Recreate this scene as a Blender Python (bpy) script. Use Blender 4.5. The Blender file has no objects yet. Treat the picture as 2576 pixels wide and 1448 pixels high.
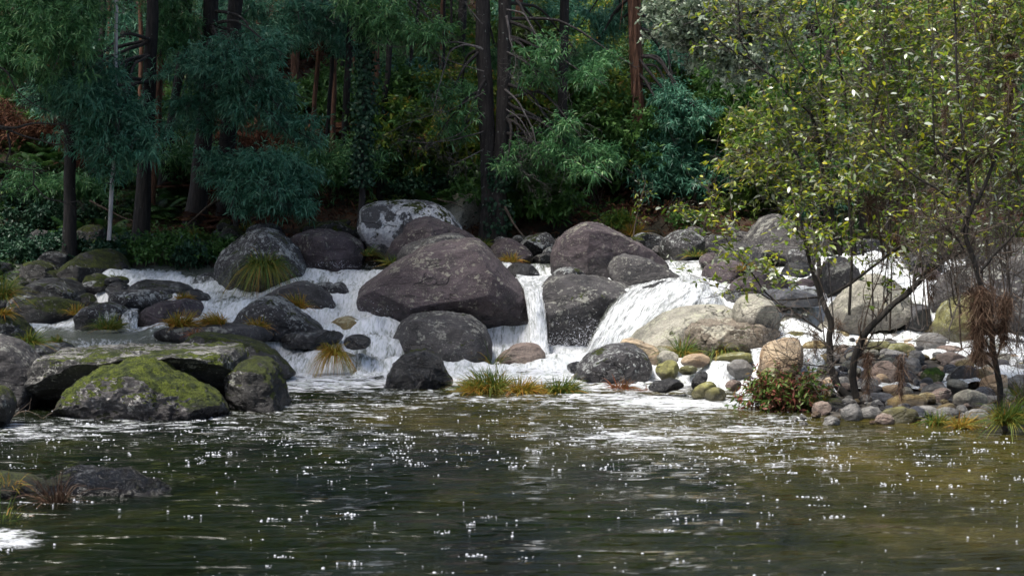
import bpy, bmesh, math, random
import numpy as np
from mathutils import Vector
R = math.radians
rng = np.random.default_rng(7)
random.seed(7)
sc = bpy.context.scene
COL = sc.collection

# ------------------------------------------------------------------ camera geometry
CAMZ, FPX, HZ = 2.0, 4800.0, 560.0
PITCH = math.atan((724 - HZ) / FPX)
def at(x, y, Y):
    """world point seen at (x, y) of the 2576x1448 picture, Y metres ahead"""
    dx, dy = (x - 1288) / FPX, (724 - y) / FPX
    fy = math.cos(PITCH) + dy * math.sin(PITCH)
    fz = -math.sin(PITCH) + dy * math.cos(PITCH)
    t = Y / fy
    return np.array((dx * t, Y, CAMZ + fz * t))
def zy(Z, y):
    """distance at which level Z is seen on row y"""
    dy = (724 - y) / FPX
    fy = math.cos(PITCH) + dy * math.sin(PITCH)
    fz = -math.sin(PITCH) + dy * math.cos(PITCH)
    return (Z - CAMZ) / fz * fy
REG = {'A': (0, 503.1, .3909), 'B': (817.6, 471.7, .3909), 'C': (1635.2, 503.1, .4126),
       'D': (1635.2, 0, .4126), 'F': (0, 0, 1.0), 'E': (817.6, 0, .3909), 'G': (0, 0, .3909)}
def px(reg, pts):
    ox, oy, s = REG[reg]
    return [(ox + p[0] * s, oy + p[1] * s) + tuple(p[2:]) for p in pts]

# ------------------------------------------------------------------ vector noise
_p = np.random.default_rng(3).permutation(256); _p = np.concatenate([_p, _p, _p])
_g = np.random.default_rng(4).normal(size=(256, 3)); _g /= np.linalg.norm(_g, axis=1)[:, None]
def pn(P):
    P = np.asarray(P, float); i = np.floor(P).astype(int); f = P - i; i &= 255
    u = f * f * f * (f * (f * 6 - 15) + 10)
    out = 0
    for a in (0, 1):
        wa = u[:, 0] if a else 1 - u[:, 0]
        for b in (0, 1):
            wb = u[:, 1] if b else 1 - u[:, 1]
            for c in (0, 1):
                wc = u[:, 2] if c else 1 - u[:, 2]
                h = _p[_p[_p[(i[:, 0] + a) & 255] + ((i[:, 1] + b) & 255)] + ((i[:, 2] + c) & 255)]
                out = out + wa * wb * wc * ((_g[h] * (f - (a, b, c))).sum(1))
    return out * 1.5
def fbm(P, o=4, seed=0., rough=.5, ridge=False):
    P = np.asarray(P, float) + seed * 17.31
    v = 0; a = 1; t = 0
    for k in range(o):
        n = pn(P)
        if ridge: n = 1 - 2 * np.abs(n)
        v = v + a * n; t += a; a *= rough; P = P * 2.03 + 5.7
    return v / t

# ------------------------------------------------------------------ mesh helpers
def tag(o, label=None, cat=None, group=None, kind=None):
    if label: o['label'] = label
    if cat: o['category'] = cat
    if group: o['group'] = group
    if kind: o['kind'] = kind
    return o
def mesh_obj(name, V, F, mat, parent=None, loc=(0, 0, 0), smooth=True, rnd=None, attrs=None, uv=None):
    V = np.ascontiguousarray(V, dtype=np.float32); F = np.ascontiguousarray(F, dtype=np.int32)
    me = bpy.data.meshes.new(name)
    m, k = F.shape
    me.vertices.add(len(V)); me.vertices.foreach_set('co', V.ravel())
    me.loops.add(m * k); me.loops.foreach_set('vertex_index', F.ravel())
    me.polygons.add(m)
    me.polygons.foreach_set('loop_start', np.arange(0, m * k, k, dtype=np.int32))
    me.polygons.foreach_set('use_smooth', np.full(m, smooth))
    if rnd is not None:
        a = me.attributes.new('rnd', 'FLOAT', 'FACE'); a.data.foreach_set('value', np.asarray(rnd, np.float32))
    for n, arr in (attrs or {}).items():
        a = me.attributes.new(n, 'FLOAT', 'POINT'); a.data.foreach_set('value', np.asarray(arr, np.float32))
    if uv is not None:
        l = me.uv_layers.new(name='UVMap'); l.data.foreach_set('uv', np.asarray(uv, np.float32)[F.ravel()].ravel())
    me.update(calc_edges=True); me.validate()
    me.materials.append(mat)
    o = bpy.data.objects.new(name, me); COL.objects.link(o)
    o.location = loc
    if parent: o.parent = parent
    return o
def empty(name, loc):
    o = bpy.data.objects.new(name, None); COL.objects.link(o); o.location = tuple(loc); o.empty_display_size = .1
    return o
def norm(a):
    a = np.asarray(a, float); return a / (np.linalg.norm(a, axis=-1, keepdims=True) + 1e-9)

class MB:
    """collects quads"""
    def __init__(s): s.v = []; s.f = []; s.r = []; s.n = 0
    def add(s, V, F, r=None):
        s.v.append(V); s.f.append(F + s.n); s.n += len(V)
        s.r.append(np.zeros(len(F)) if r is None else r)
    def tube(s, pts, rad, k=6, r=.5, rough=0):
        P = np.asarray(pts, float); n = len(P); rad = np.broadcast_to(rad, (n,)) if np.ndim(rad) else np.full(n, rad)
        T = norm(np.gradient(P, axis=0))
        ref = np.array((0, 1., .13)); A = norm(np.cross(T, ref)); B = np.cross(T, A)
        th = np.arange(k) / k * 2 * np.pi
        V = P[:, None] + rad[:, None, None] * (np.cos(th)[None, :, None] * A[:, None] + np.sin(th)[None, :, None] * B[:, None])
        if rough:
            q = V.reshape(-1, 3)
            d = fbm(q * (6, 6, 1.5), 3, 2.) * rough
            V = (V - P[:, None]) * (1 + d.reshape(n, k, 1)) + P[:, None]
        i = np.arange(n - 1)[:, None] * k; j = np.arange(k)[None]
        F = np.stack([i + j, i + (j + 1) % k, i + k + (j + 1) % k, i + k + j], -1).reshape(-1, 4)
        s.add(V.reshape(-1, 3), F, np.full(len(F), r))
    def strips(s, base, d, side, bend, L, W, prof=(.15, 1, .05), r=None):
        base, d, side, bend = (np.asarray(a, float) for a in (base, d, side, bend))
        N = len(base); L = np.broadcast_to(L, (N,)); W = np.broadcast_to(W, (N,)); ns = len(prof)
        V = np.zeros((N, ns, 2, 3))
        for k, w in enumerate(prof):
            t = k / (ns - 1)
            c = base + d * (L * t)[:, None] + bend * (L * t * t)[:, None]
            V[:, k, 0] = c - side * (W * w * .5)[:, None]; V[:, k, 1] = c + side * (W * w * .5)[:, None]
        o = (np.arange(N) * ns * 2)[:, None]; q = (np.arange(ns - 1) * 2)[None]
        F = np.stack([o + q, o + q + 1, o + q + 3, o + q + 2], -1).reshape(-1, 4)
        if r is None: r = rng.random(N)
        s.add(V.reshape(-1, 3), F, np.repeat(r, ns - 1))
    def build(s, name, mat, parent=None, loc=(0, 0, 0), smooth=True):
        V = np.concatenate(s.v) - np.asarray(loc); F = np.concatenate(s.f); r = np.concatenate(s.r)
        if parent is not None: return mesh_obj(name, V - 0, F, mat, parent, (0, 0, 0), smooth, r)
        return mesh_obj(name, V, F, mat, None, loc, smooth, r)

# ------------------------------------------------------------------ materials
def mat_new(name):
    m = bpy.data.materials.new(name); m.use_nodes = True
    nt = m.node_tree; nt.nodes.clear()
    return m, nt
class N:
    def __init__(s, nt): s.nt = nt
    def n(s, t, **kw):
        o = s.nt.nodes.new(t)
        for k, v in kw.items():
            if k == 'inp':
                for a, b in v.items(): s.set(o, a, b)
            else: setattr(o, k, v)
        return o
    def set(s, node, key, val):
        i = node.inputs[key]
        if isinstance(val, bpy.types.NodeSocket): s.nt.links.new(val, i)
        else: i.default_value = val
    def noise(s, vec, scale, detail=6, rough=.6, dist=0):
        o = s.n('ShaderNodeTexNoise', inp={'Vector': vec, 'Scale': scale, 'Detail': detail, 'Roughness': rough, 'Distortion': dist})
        return o.outputs[0]
    def vor(s, vec, scale, feat='F1'):
        return s.n('ShaderNodeTexVoronoi', feature=feat, inp={'Vector': vec, 'Scale': scale}).outputs['Distance']
    def ss(s, v, lo, hi, a=0., b=1.):
        o = s.n('ShaderNodeMapRange', interpolation_type='SMOOTHSTEP', inp={0: v, 1: lo, 2: hi, 3: a, 4: b}); return o.outputs[0]
    def math(s, op, a, b=0., clamp=False):
        o = s.n('ShaderNodeMath', operation=op, use_clamp=clamp, inp={0: a, 1: b}); return o.outputs[0]
    def vmath(s, op, a, b):
        o = s.n('ShaderNodeVectorMath', operation=op, inp={0: a, 1: b}); return o.outputs[0]
    def mix(s, f, a, b, mode='MIX'):
        o = s.n('ShaderNodeMix', data_type='RGBA', blend_type=mode, clamp_factor=True)
        s.set(o, 0, f); s.set(o, 6, a); s.set(o, 7, b); return o.outputs[2]
    def ramp(s, v, stops):
        o = s.n('ShaderNodeValToRGB', inp={0: v}); e = o.color_ramp.elements
        e[0].position, e[0].color = stops[0][0], (*stops[0][1], 1)
        e[1].position, e[1].color = stops[-1][0], (*stops[-1][1], 1)
        for p, c in stops[1:-1]:
            x = e.new(p); x.color = (*c, 1)
        return o.outputs[0]
    def out(s, sh):
        o = s.n('ShaderNodeOutputMaterial'); s.nt.links.new(sh, o.inputs[0]); return o
c4 = lambda c: (*c, 1)

def rock_mat(name, c1, c2, lich=(.5, .5, .5), lamt=.3, lscale=2.5, moss=0., mosscol=((.03, .045, .008), (.12, .15, .02)),
             rough=.75, blk=.3, bump=1., speck=.4, wet=True, grain=.35, mosslo=.1, crust=.3, dk=.72):
    m, nt = mat_new(name); q = N(nt)
    tc = q.n('ShaderNodeTexCoord').outputs['Object']
    ri = q.n('ShaderNodeObjectInfo').outputs['Random']
    off = q.n('ShaderNodeCombineXYZ', inp={0: q.math('MULTIPLY', ri, 37.), 1: q.math('MULTIPLY', ri, 11.), 2: q.math('MULTIPLY', ri, 23.)}).outputs[0]
    v = q.vmath('ADD', tc, off)
    n1 = q.noise(v, 1.6, 8, .62)
    col = q.mix(q.ss(n1, .36, .64), c4([a * dk for a in c1]), c4([a * dk for a in c2]))
    n2 = q.noise(v, 38, 6, .75)
    g = q.ss(n2, .25, .75, 1 - grain, 1 + grain)
    col = q.mix(1., col, q.n('ShaderNodeCombineColor', inp={0: g, 1: g, 2: g}).outputs[0], 'MULTIPLY')
    gp = q.n('ShaderNodeNewGeometry')
    z = q.n('ShaderNodeSeparateXYZ', inp={0: gp.outputs['Position']}).outputs[2]
    nz = q.n('ShaderNodeSeparateXYZ', inp={0: gp.outputs['Normal']}).outputs[2]
    up = q.math('SUBTRACT', q.ss(nz, -.3, .9), .5)
    # dark algae stains
    n3 = q.math('ADD', q.math('MULTIPLY', q.noise(v, 3.1, 10, .72, .4), .6), q.math('MULTIPLY', q.noise(q.vmath('MULTIPLY', v, (1, 1, .35)), 2.2, 6, .6, .3), .4))
    col = q.mix(q.math('MULTIPLY', q.ss(n3, .48, .62), blk), col, c4((.014, .013, .013)))
    # lichen: blotches, a crust that breaks up finely, and round specks
    n4 = q.noise(v, lscale, 12, .68, .2)
    lm = q.ss(n4, .66 - lamt * .2, .69 - lamt * .2)
    cr = q.math('ADD', q.noise(v, 15, 8, .78), q.math('ADD', q.math('MULTIPLY', q.math('SUBTRACT', q.noise(v, 2.1, 4), .5), .75), q.math('MULTIPLY', up, .14)))
    cm = q.ss(cr, .66 - crust * .18, .72 - crust * .18)
    sv = q.vmath('ADD', v, q.vmath('MULTIPLY', q.n('ShaderNodeTexNoise', inp={'Vector': v, 'Scale': 9., 'Detail': 4.}).outputs[1], (.25, .25, .25)))
    vs = q.math('MULTIPLY', q.ss(q.vor(sv, 8.), .27, .2), q.ss(q.noise(v, 2.2, 3), .42, .58))
    vv2 = q.math('MULTIPLY', q.ss(q.vor(sv, 27.), .27, .2), q.ss(q.noise(v, 3.7, 3), .38, .56))
    lm = q.math('MAXIMUM', q.math('MAXIMUM', lm, q.math('MULTIPLY', cm, .7)), q.math('MULTIPLY', q.math('MAXIMUM', vs, vv2), speck))
    lcol = q.mix(q.ss(q.noise(v, 24, 6, .7), .35, .65), c4([a * .6 for a in lich]), c4([min(.8, a * 1.25) for a in lich]))
    col = q.mix(q.math('MULTIPLY', lm, .9), col, lcol)
    rgh = q.math('ADD', q.math('MULTIPLY', n2, .3), rough - .15)
    h = q.math('ADD', q.math('MULTIPLY', q.noise(v, 4.2, 12, .72), 1.0), q.math('MULTIPLY', n2, .22))
    h = q.math('ADD', h, q.math('MULTIPLY', q.noise(q.vmath('MULTIPLY', v, (1, 1, 3.5)), 3.2, 6, .7, 1.5), .6))
    facet = q.math('MULTIPLY', q.vor(q.vmath('ADD', q.vmath('MULTIPLY', v, (1, 1, 1.6)), q.vmath('MULTIPLY', q.n('ShaderNodeTexNoise', inp={'Vector': v, 'Scale': 2.5, 'Detail': 5.}).outputs[1], (.5, .5, .5))), 3.6), .9)
    h = q.math('ADD', h, facet)
    # thin joints in the stone
    jn = q.math('ABSOLUTE', q.math('SUBTRACT', q.noise(q.vmath('MULTIPLY', v, (.55, .55, 1.6)), 1.5, 4, .55, .6), .5))
    jm = q.math('MULTIPLY', q.ss(jn, .012, .0), q.ss(q.noise(v, 1.4, 2), .45, .55))
    h = q.math('SUBTRACT', h, q.math('MULTIPLY', jm, .5)); col = q.mix(q.math('MULTIPLY', jm, .7), col, c4((.012, .011, .01)))
    h = q.math('ADD', h, q.math('MULTIPLY', lm, .05))
    if moss > 0:
        n5 = q.math('ADD', q.math('MULTIPLY', q.noise(v, 2.4, 8, .65), .6), q.math('MULTIPLY', q.noise(v, 13, 7, .72), .4))
        mm = q.ss(q.math('ADD', q.math('MULTIPLY', up, mosslo), n5), .645 - moss * .2, .675 - moss * .2)
        mcol = q.mix(q.ss(q.noise(v, 7, 9, .75), .38, .62), c4(mosscol[0]), c4(mosscol[1]))
        mcol = q.mix(q.ss(q.noise(v, 60, 4, .75), .3, .62), c4([a * .35 for a in mosscol[0]]), mcol)
        col = q.mix(mm, col, mcol)
        h = q.math('ADD', h, q.math('MULTIPLY', mm, q.math('ADD', q.math('MULTIPLY', q.noise(v, 38, 6, .8), 1.1), .25)))
        rgh = q.math('MAXIMUM', rgh, mm)
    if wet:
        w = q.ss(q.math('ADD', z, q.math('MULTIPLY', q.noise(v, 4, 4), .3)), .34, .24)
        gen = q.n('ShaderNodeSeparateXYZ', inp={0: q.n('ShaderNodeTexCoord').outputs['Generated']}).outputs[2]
        w2 = q.math('MULTIPLY', q.ss(q.math('ADD', gen, q.math('MULTIPLY', q.noise(v, 2.6, 7, .65), .9)), .98, .72), .85)  # darker towards each stone's own base, edge broken by noise
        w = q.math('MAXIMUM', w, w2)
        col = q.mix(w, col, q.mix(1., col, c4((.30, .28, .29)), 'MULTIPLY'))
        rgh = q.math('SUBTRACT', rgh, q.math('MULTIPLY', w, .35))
    b = q.n('ShaderNodeBump', inp={'Height': h, 'Strength': .8 * bump, 'Distance': .07}).outputs[0]
    p = q.n('ShaderNodeBsdfPrincipled', inp={'Base Color': col, 'Roughness': rgh, 'Normal': b})
    q.out(p.outputs[0]); return m

def leaf_mat(name, stops, rough=.45, trans=.3, spec=.4):
    m, nt = mat_new(name); q = N(nt)
    a = q.n('ShaderNodeAttribute', attribute_name='rnd').outputs['Fac']
    col = q.ramp(a, stops)
    p = q.n('ShaderNodeBsdfPrincipled', inp={'Base Color': col, 'Roughness': rough, 'Specular IOR Level': spec})
    t = q.n('ShaderNodeBsdfTranslucent', inp={'Color': col})
    x = q.n('ShaderNodeMixShader', inp={0: trans}); nt.links.new(p.outputs[0], x.inputs[1]); nt.links.new(t.outputs[0], x.inputs[2])
    q.out(x.outputs[0]); return m
def bark_mat(name, c1, c2, lich=.25, spots=(.35, .38, .35)):
    m, nt = mat_new(name); q = N(nt)
    v = q.n('ShaderNodeTexCoord').outputs['Object']
    s = q.vmath('MULTIPLY', v, (1, 1, .14))
    n1 = q.noise(s, 26, 8, .7, .3)
    col = q.mix(q.ss(n1, .36, .64), c4(c1), c4(c2))
    col = q.mix(q.math('MULTIPLY', q.ss(q.noise(v, 13, 8, .7), .66 - lich * .12, .7 - lich * .12), .8), col, c4(spots))
    b = q.n('ShaderNodeBump', inp={'Height': n1, 'Strength': .9, 'Distance': .03}).outputs[0]
    q.out(q.n('ShaderNodeBsdfPrincipled', inp={'Base Color': col, 'Roughness': .85, 'Normal': b}).outputs[0]); return m

M = {}
MOSS = ((.016, .024, .004), (.10, .125, .012))
MOSSB = ((.022, .036, .004), (.145, .18, .012))
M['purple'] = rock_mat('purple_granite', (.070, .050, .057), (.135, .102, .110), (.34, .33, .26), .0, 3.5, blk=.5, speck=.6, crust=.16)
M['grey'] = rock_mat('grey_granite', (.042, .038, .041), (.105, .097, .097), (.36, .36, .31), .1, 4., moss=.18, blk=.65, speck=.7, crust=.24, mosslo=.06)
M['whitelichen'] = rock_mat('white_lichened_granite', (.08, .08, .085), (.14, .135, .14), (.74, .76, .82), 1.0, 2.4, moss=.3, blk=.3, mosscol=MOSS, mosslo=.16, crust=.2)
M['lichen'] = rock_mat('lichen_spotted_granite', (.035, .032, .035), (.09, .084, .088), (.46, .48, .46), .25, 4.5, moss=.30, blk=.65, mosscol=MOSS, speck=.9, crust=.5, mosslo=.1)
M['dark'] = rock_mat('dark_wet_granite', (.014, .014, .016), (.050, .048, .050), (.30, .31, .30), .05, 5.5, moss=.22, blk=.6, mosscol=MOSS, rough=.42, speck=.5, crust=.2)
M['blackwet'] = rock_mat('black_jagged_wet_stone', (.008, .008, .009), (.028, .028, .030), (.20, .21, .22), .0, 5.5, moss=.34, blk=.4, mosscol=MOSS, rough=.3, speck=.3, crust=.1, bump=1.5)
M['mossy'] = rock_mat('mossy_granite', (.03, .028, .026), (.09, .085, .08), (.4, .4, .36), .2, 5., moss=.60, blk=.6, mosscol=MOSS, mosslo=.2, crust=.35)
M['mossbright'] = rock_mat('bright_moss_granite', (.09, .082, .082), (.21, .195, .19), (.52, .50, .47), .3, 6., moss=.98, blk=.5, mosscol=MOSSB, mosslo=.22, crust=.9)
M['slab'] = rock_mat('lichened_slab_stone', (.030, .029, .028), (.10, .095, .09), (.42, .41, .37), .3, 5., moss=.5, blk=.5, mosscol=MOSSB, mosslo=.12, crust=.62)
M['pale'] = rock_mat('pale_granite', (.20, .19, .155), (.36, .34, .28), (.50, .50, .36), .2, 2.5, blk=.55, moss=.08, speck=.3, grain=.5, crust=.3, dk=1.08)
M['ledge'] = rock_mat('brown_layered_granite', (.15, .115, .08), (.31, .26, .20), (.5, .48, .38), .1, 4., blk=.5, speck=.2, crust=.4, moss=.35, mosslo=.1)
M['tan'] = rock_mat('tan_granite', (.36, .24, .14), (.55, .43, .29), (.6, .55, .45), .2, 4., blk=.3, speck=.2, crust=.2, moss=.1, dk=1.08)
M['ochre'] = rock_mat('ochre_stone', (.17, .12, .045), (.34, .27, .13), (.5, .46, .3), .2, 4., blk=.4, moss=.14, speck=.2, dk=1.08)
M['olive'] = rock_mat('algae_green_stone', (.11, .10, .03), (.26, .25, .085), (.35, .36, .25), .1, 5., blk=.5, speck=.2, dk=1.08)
M['cgrey'] = rock_mat('grey_cobble_stone', (.13, .125, .12), (.26, .25, .235), (.4, .4, .36), .0, 5., blk=.4, speck=.2, wet=False, crust=.2, dk=1.08)
M['cpink'] = rock_mat('pinkish_cobble_stone', (.17, .12, .10), (.32, .25, .205), (.42, .38, .32), .0, 5., blk=.4, speck=.2, wet=False, crust=.2, dk=1.08)
M['cdark'] = rock_mat('dark_cobble_stone', (.035, .035, .038), (.10, .096, .10), (.25, .25, .24), .0, 5., blk=.4, speck=.2, wet=False, rough=.5, crust=.2)
M['cblue'] = rock_mat('wet_slate_cobble_stone', (.055, .06, .075), (.12, .125, .145), (.25, .25, .26), .0, 5., blk=.4, speck=.1, rough=.4, wet=False, crust=.1)
M['cgreen'] = rock_mat('green_moss_cobble', (.04, .05, .015), (.10, .12, .03), (.3, .3, .2), .1, 5., moss=.95, mosscol=((.03, .07, .005), (.10, .20, .01)), mosslo=.3, wet=False)

M['bark'] = bark_mat('dark_bark', (.006, .005, .005), (.026, .021, .020), .1, (.2, .22, .2))
M['barkgrey'] = bark_mat('grey_brown_bark', (.014, .011, .011), (.048, .040, .038), .35)
M['barkred'] = bark_mat('reddish_eucalyptus_bark', (.06, .025, .015), (.21, .10, .058), .1)
M['barkpale'] = bark_mat('bleached_dead_wood', (.30, .29, .29), (.52, .50, .51), .2)
M['twig'] = bark_mat('lichened_twig_bark', (.07, .058, .05), (.20, .17, .15), .4, (.4, .42, .38))
M['deadwood'] = bark_mat('grey_dead_bough', (.06, .052, .05), (.17, .15, .145), .4, (.3, .32, .29))
M['twigbrown'] = bark_mat('brown_twig_bark', (.04, .028, .02), (.13, .095, .07), .3, (.28, .28, .22))
M['stem'] = bark_mat('wet_black_stem_bark', (.008, .007, .006), (.035, .028, .022), .25, (.10, .11, .08))

M['acacia'] = leaf_mat('blue_green_leaf', [(0, (.018, .08, .042)), (.35, (.06, .20, .125)), (.7, (.13, .33, .21)), (1, (.26, .46, .30))], .4, .3, .5)
M['acaciag'] = leaf_mat('fresh_green_leaf', [(0, (.025, .10, .035)), (.45, (.085, .23, .085)), (.85, (.18, .37, .14)), (1, (.29, .43, .16))], .4, .3, .5)
M['oak'] = leaf_mat('autumn_green_leaf', [(0, (.05, .11, .02)), (.4, (.13, .24, .035)), (.72, (.26, .33, .05)), (.9, (.42, .34, .06)), (1, (.5, .22, .06))])
M['broad'] = leaf_mat('broad_green_leaf', [(0, (.03, .085, .02)), (.6, (.08, .18, .04)), (1, (.16, .30, .08))])
M['palel'] = leaf_mat('pale_silvery_leaf', [(0, (.09, .14, .08)), (.5, (.21, .27, .18)), (1, (.42, .47, .37))], .4, .2, .6)
M['shrub'] = leaf_mat('yellow_green_leaf', [(0, (.05, .10, .010)), (.4, (.13, .21, .012)), (.72, (.28, .34, .015)), (.85, (.50, .46, .015)), (.9, (.36, .40, .26)), (1, (.55, .60, .50))], .28, .35, .9)  # palest stops paint sky glare into some of the leaves
M['heath'] = leaf_mat('heather_foliage', [(0, (.03, .06, .014)), (.6, (.085, .16, .025)), (1, (.17, .17, .06))])
M['fern'] = leaf_mat('green_fern_frond', [(0, (.012, .038, .012)), (.6, (.03, .085, .02)), (1, (.075, .15, .03))])
M['bracken'] = leaf_mat('rusty_bracken_frond', [(0, (.035, .017, .011)), (.5, (.085, .040, .027)), (.85, (.16, .072, .044)), (1, (.24, .14, .07))], .7, .3, .1)
M['ivy'] = leaf_mat('ivy_leaf', [(0, (.010, .038, .020)), (.6, (.025, .075, .04)), (1, (.07, .15, .08))], .5, .15, .35)
M['grass'] = leaf_mat('green_sedge_blade', [(0, (.05, .10, .02)), (.45, (.11, .18, .035)), (.7, (.22, .22, .04)), (.85, (.36, .22, .04)), (1, (.30, .11, .03))], .5, .3, .3)
M['grassy'] = leaf_mat('yellow_orange_sedge_blade', [(0, (.09, .13, .02)), (.3, (.24, .22, .03)), (.6, (.42, .26, .04)), (1, (.38, .13, .03))], .5, .3, .3)
M['grassred'] = leaf_mat('rusty_sedge_blade', [(0, (.16, .10, .03)), (.5, (.30, .12, .05)), (1, (.28, .07, .04))], .5, .3, .3)
M['redplant'] = leaf_mat('red_and_green_leaf', [(0, (.05, .11, .02)), (.5, (.14, .20, .04)), (.56, (.16, .06, .04)), (.85, (.26, .08, .06)), (1, (.38, .26, .12))], .5, .3, .3)
M['debris'] = leaf_mat('dry_flood_debris', [(0, (.03, .017, .012)), (.6, (.10, .058, .038)), (1, (.24, .17, .12))], .8, .15, .1)
# ------------------------------------------------------------------ rocks
_ico = {}
def ico(n):
    if n not in _ico:
        bm = bmesh.new(); bmesh.ops.create_icosphere(bm, subdivisions=n, radius=1)
        V = np.array([v.co[:] for v in bm.verts]); F = np.array([[v.index for v in f.verts] for f in bm.faces]); bm.free()
        _ico[n] = (V, F)
    return _ico[n]
def rock_shape(poly, thick, seed, sub=5, cuts=(), rough=1., ncut=14, sq=2.8, lean=.2, cutd=.74, ridge=.0, fine=.0):
    """poly: (k,2) X,Z offsets round (0,0); returns verts around origin"""
    D, F = ico(sub)
    r2 = np.random.default_rng(int(seed * 101) + 5)
    P = np.asarray(poly, float)
    w = (P[:, 0].max() - P[:, 0].min()) / 2; h = (P[:, 1].max() - P[:, 1].min()) / 2
    Q = P / (w, h)
    ang = np.arctan2(Q[:, 1], Q[:, 0]); rad = np.hypot(Q[:, 0], Q[:, 1]); o = np.argsort(ang)
    g = np.linspace(-np.pi, np.pi, 361)
    Rg = np.interp(g, ang[o], rad[o], period=2 * np.pi)
    k = np.exp(-np.linspace(-2, 2, 9) ** 2); k /= k.sum()
    Rg = np.convolve(np.concatenate([Rg[-5:-1], Rg, Rg[1:5]]), k, 'valid')
    th = np.arctan2(D[:, 2], D[:, 0]); r = np.hypot(D[:, 0], D[:, 2]); y = D[:, 1]
    rr = r ** (2 / sq); yy = np.sign(y) * np.abs(y) ** (2 / sq)
    s = (rr ** sq + np.abs(yy) ** sq) ** (1 / sq); rr /= s; yy /= s
    O = np.interp(th, g, Rg) * rr
    V = np.stack([O * np.cos(th) * w, yy * thick, O * np.sin(th) * h + np.minimum(yy, 0) * lean * h * 1.3], 1)
    sz = (w + h) / 2
    for _ in range(ncut):
        n = norm(np.array((r2.normal() * .8, -abs(r2.normal()) - .25, r2.normal() * .6)))
        d = (V @ n); m = d.max() * r2.uniform(cutd - .08, .93)
        V -= np.where(d > m, (d - m) * .94, 0)[:, None] * n
    for (p0, n) in cuts:
        n = norm(np.array(n)); d = (V - np.asarray(p0)) @ n
        V -= np.where(d > 0, d * .93, 0)[:, None] * n
    nn = norm(V / (w * w, thick * thick, h * h))
    q = V / sz
    d = fbm(q * 1.6, 3, seed) * .07 * sz * rough
    d += (fbm(V * 2.6 / max(sz, .25) ** .4, 4, seed + 3, .55, ridge=True) - .3) * .055 * sz ** .7 * rough
    d += fbm(V * 9, 4, seed + 7, .65) * .020 * rough * min(1, sz * 2.5)
    if ridge: d += fbm(V * (2.5, 2.5, 6.5), 4, seed + 9, .6, ridge=True) * ridge
    if fine: d += np.maximum(fbm(V * 16, 3, seed + 12, .6), -.1) * fine + fbm(V * 5, 2, seed + 13) * fine * .8
    return V + nn * d[:, None], F
_rs = [0]
GROUPS_ROCK = 'boulders in the rapids'
def rock(name, label, mat, reg, Y, thick, outline, cat='boulder', group=None, **kw):
    _rs[0] += 1
    pts = np.array([at(x, y, Y) for x, y in px(reg, outline)])
    P = pts[:, [0, 2]]
    c = (P.max(0) + P.min(0)) / 2
    cuts = [((at(*px(reg, [p])[0], Y + dy) - (c[0], Y, c[1])), n) for (p, dy, n) in kw.pop('cuts', ())]
    V, F = rock_shape(P - c, thick, kw.pop('seed', _rs[0]), cuts=cuts, **kw)
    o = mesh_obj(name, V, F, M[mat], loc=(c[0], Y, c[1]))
    return tag(o, label, cat, group)
def ell(cx, cy, rx, ry, rot=0, n=14, seed=0):
    r2 = np.random.default_rng(seed + 1); out = []
    for k in range(n):
        a = 2 * math.pi * k / n; s = 1 + r2.normal() * .05
        x, y = rx * math.cos(a) * s, ry * math.sin(a) * s
        out.append((cx + x * math.cos(R(rot)) - y * math.sin(R(rot)), cy + x * math.sin(R(rot)) + y * math.cos(R(rot))))
    return out

# ---- left side (region A)
rock('boulder', 'long lichened slab rock with yellow moss on top, arching over the moss mound', 'slab', 'A', 21.0, 1.1,
     [(245,1300),(262,1200),(300,1060),(345,1000),(440,955),(620,922),(870,903),(1000,903),(1200,908),(1438,910),(1475,950),(1530,1060),(1575,1200),(1625,1380),(1500,1410),(1000,1400),(500,1400),(300,1370)],
     sub=7, sq=6, ncut=0, lean=.0, rough=.8, ridge=.035, fine=.012,
     cuts=[((940,1040),-1.05,(-.02,-.015,.99)), ((1100,1048),-1.05,(0.05,-.50,-.86)), ((420,1010),-1.0,(-.45,-.75,.1)), ((1450,1040),-1.0,(.75,-.62,.05))])
rock('boulder', 'dark square block thick with hanging green moss at the right end of the slab', 'mossy', 'A', 20.6, .75,
     [(1490,1130),(1555,1062),(1680,1050),(1728,1070),(1770,1180),(1800,1270),(1828,1352),(1820,1400),(1620,1420),(1570,1320),(1520,1230)], sub=6, sq=6, ncut=2, rough=1.2, ridge=.04, fine=.015,
     cuts=[((1600,1100),-.7,(-.1,-.3,.95)), ((1640,1200),-.7,(-.65,-.75,0))])
rock('boulder', 'mound covered in bright yellow green moss in the foreground water', 'mossbright', 'A', 19.75, .75,
     [(290,1425),(330,1370),(380,1330),(430,1270),(480,1210),(550,1160),(620,1115),(720,1080),(820,1048),(950,1040),(1030,1062),(1120,1115),(1230,1170),(1330,1230),(1420,1290),(1455,1350),(1475,1400),(1400,1480),(900,1520),(450,1500)],
     sub=7, rough=1.3, ncut=5, lean=.08, sq=2.2, ridge=.03, fine=.022)
rock('boulder', 'plain dark grey boulder at the left edge behind the mossy mound', 'grey', 'A', 20.6, .9,
     [(-260,900),(-120,870),(0,885),(60,898),(110,930),(160,990),(230,1070),(280,1145),(262,1230),(240,1330),(180,1400),(60,1430),(-260,1430)], sub=5)
rock('boulder', 'small black mossy rock cut by the left edge of the picture', 'mossy', 'A', 18.6, .4,
     [(-120,1230),(-40,1200),(10,1205),(50,1250),(72,1310),(60,1370),(30,1440),(-10,1500),(-120,1500)], sub=5)
rock('boulder', 'wet rock with a thin spill of water behind the left end of the slab', 'dark', 'A', 22.8, .6,
     [(120,975),(200,940),(260,922),(400,918),(450,955),(440,1040),(300,1110),(180,1060)], sub=5)
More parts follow.
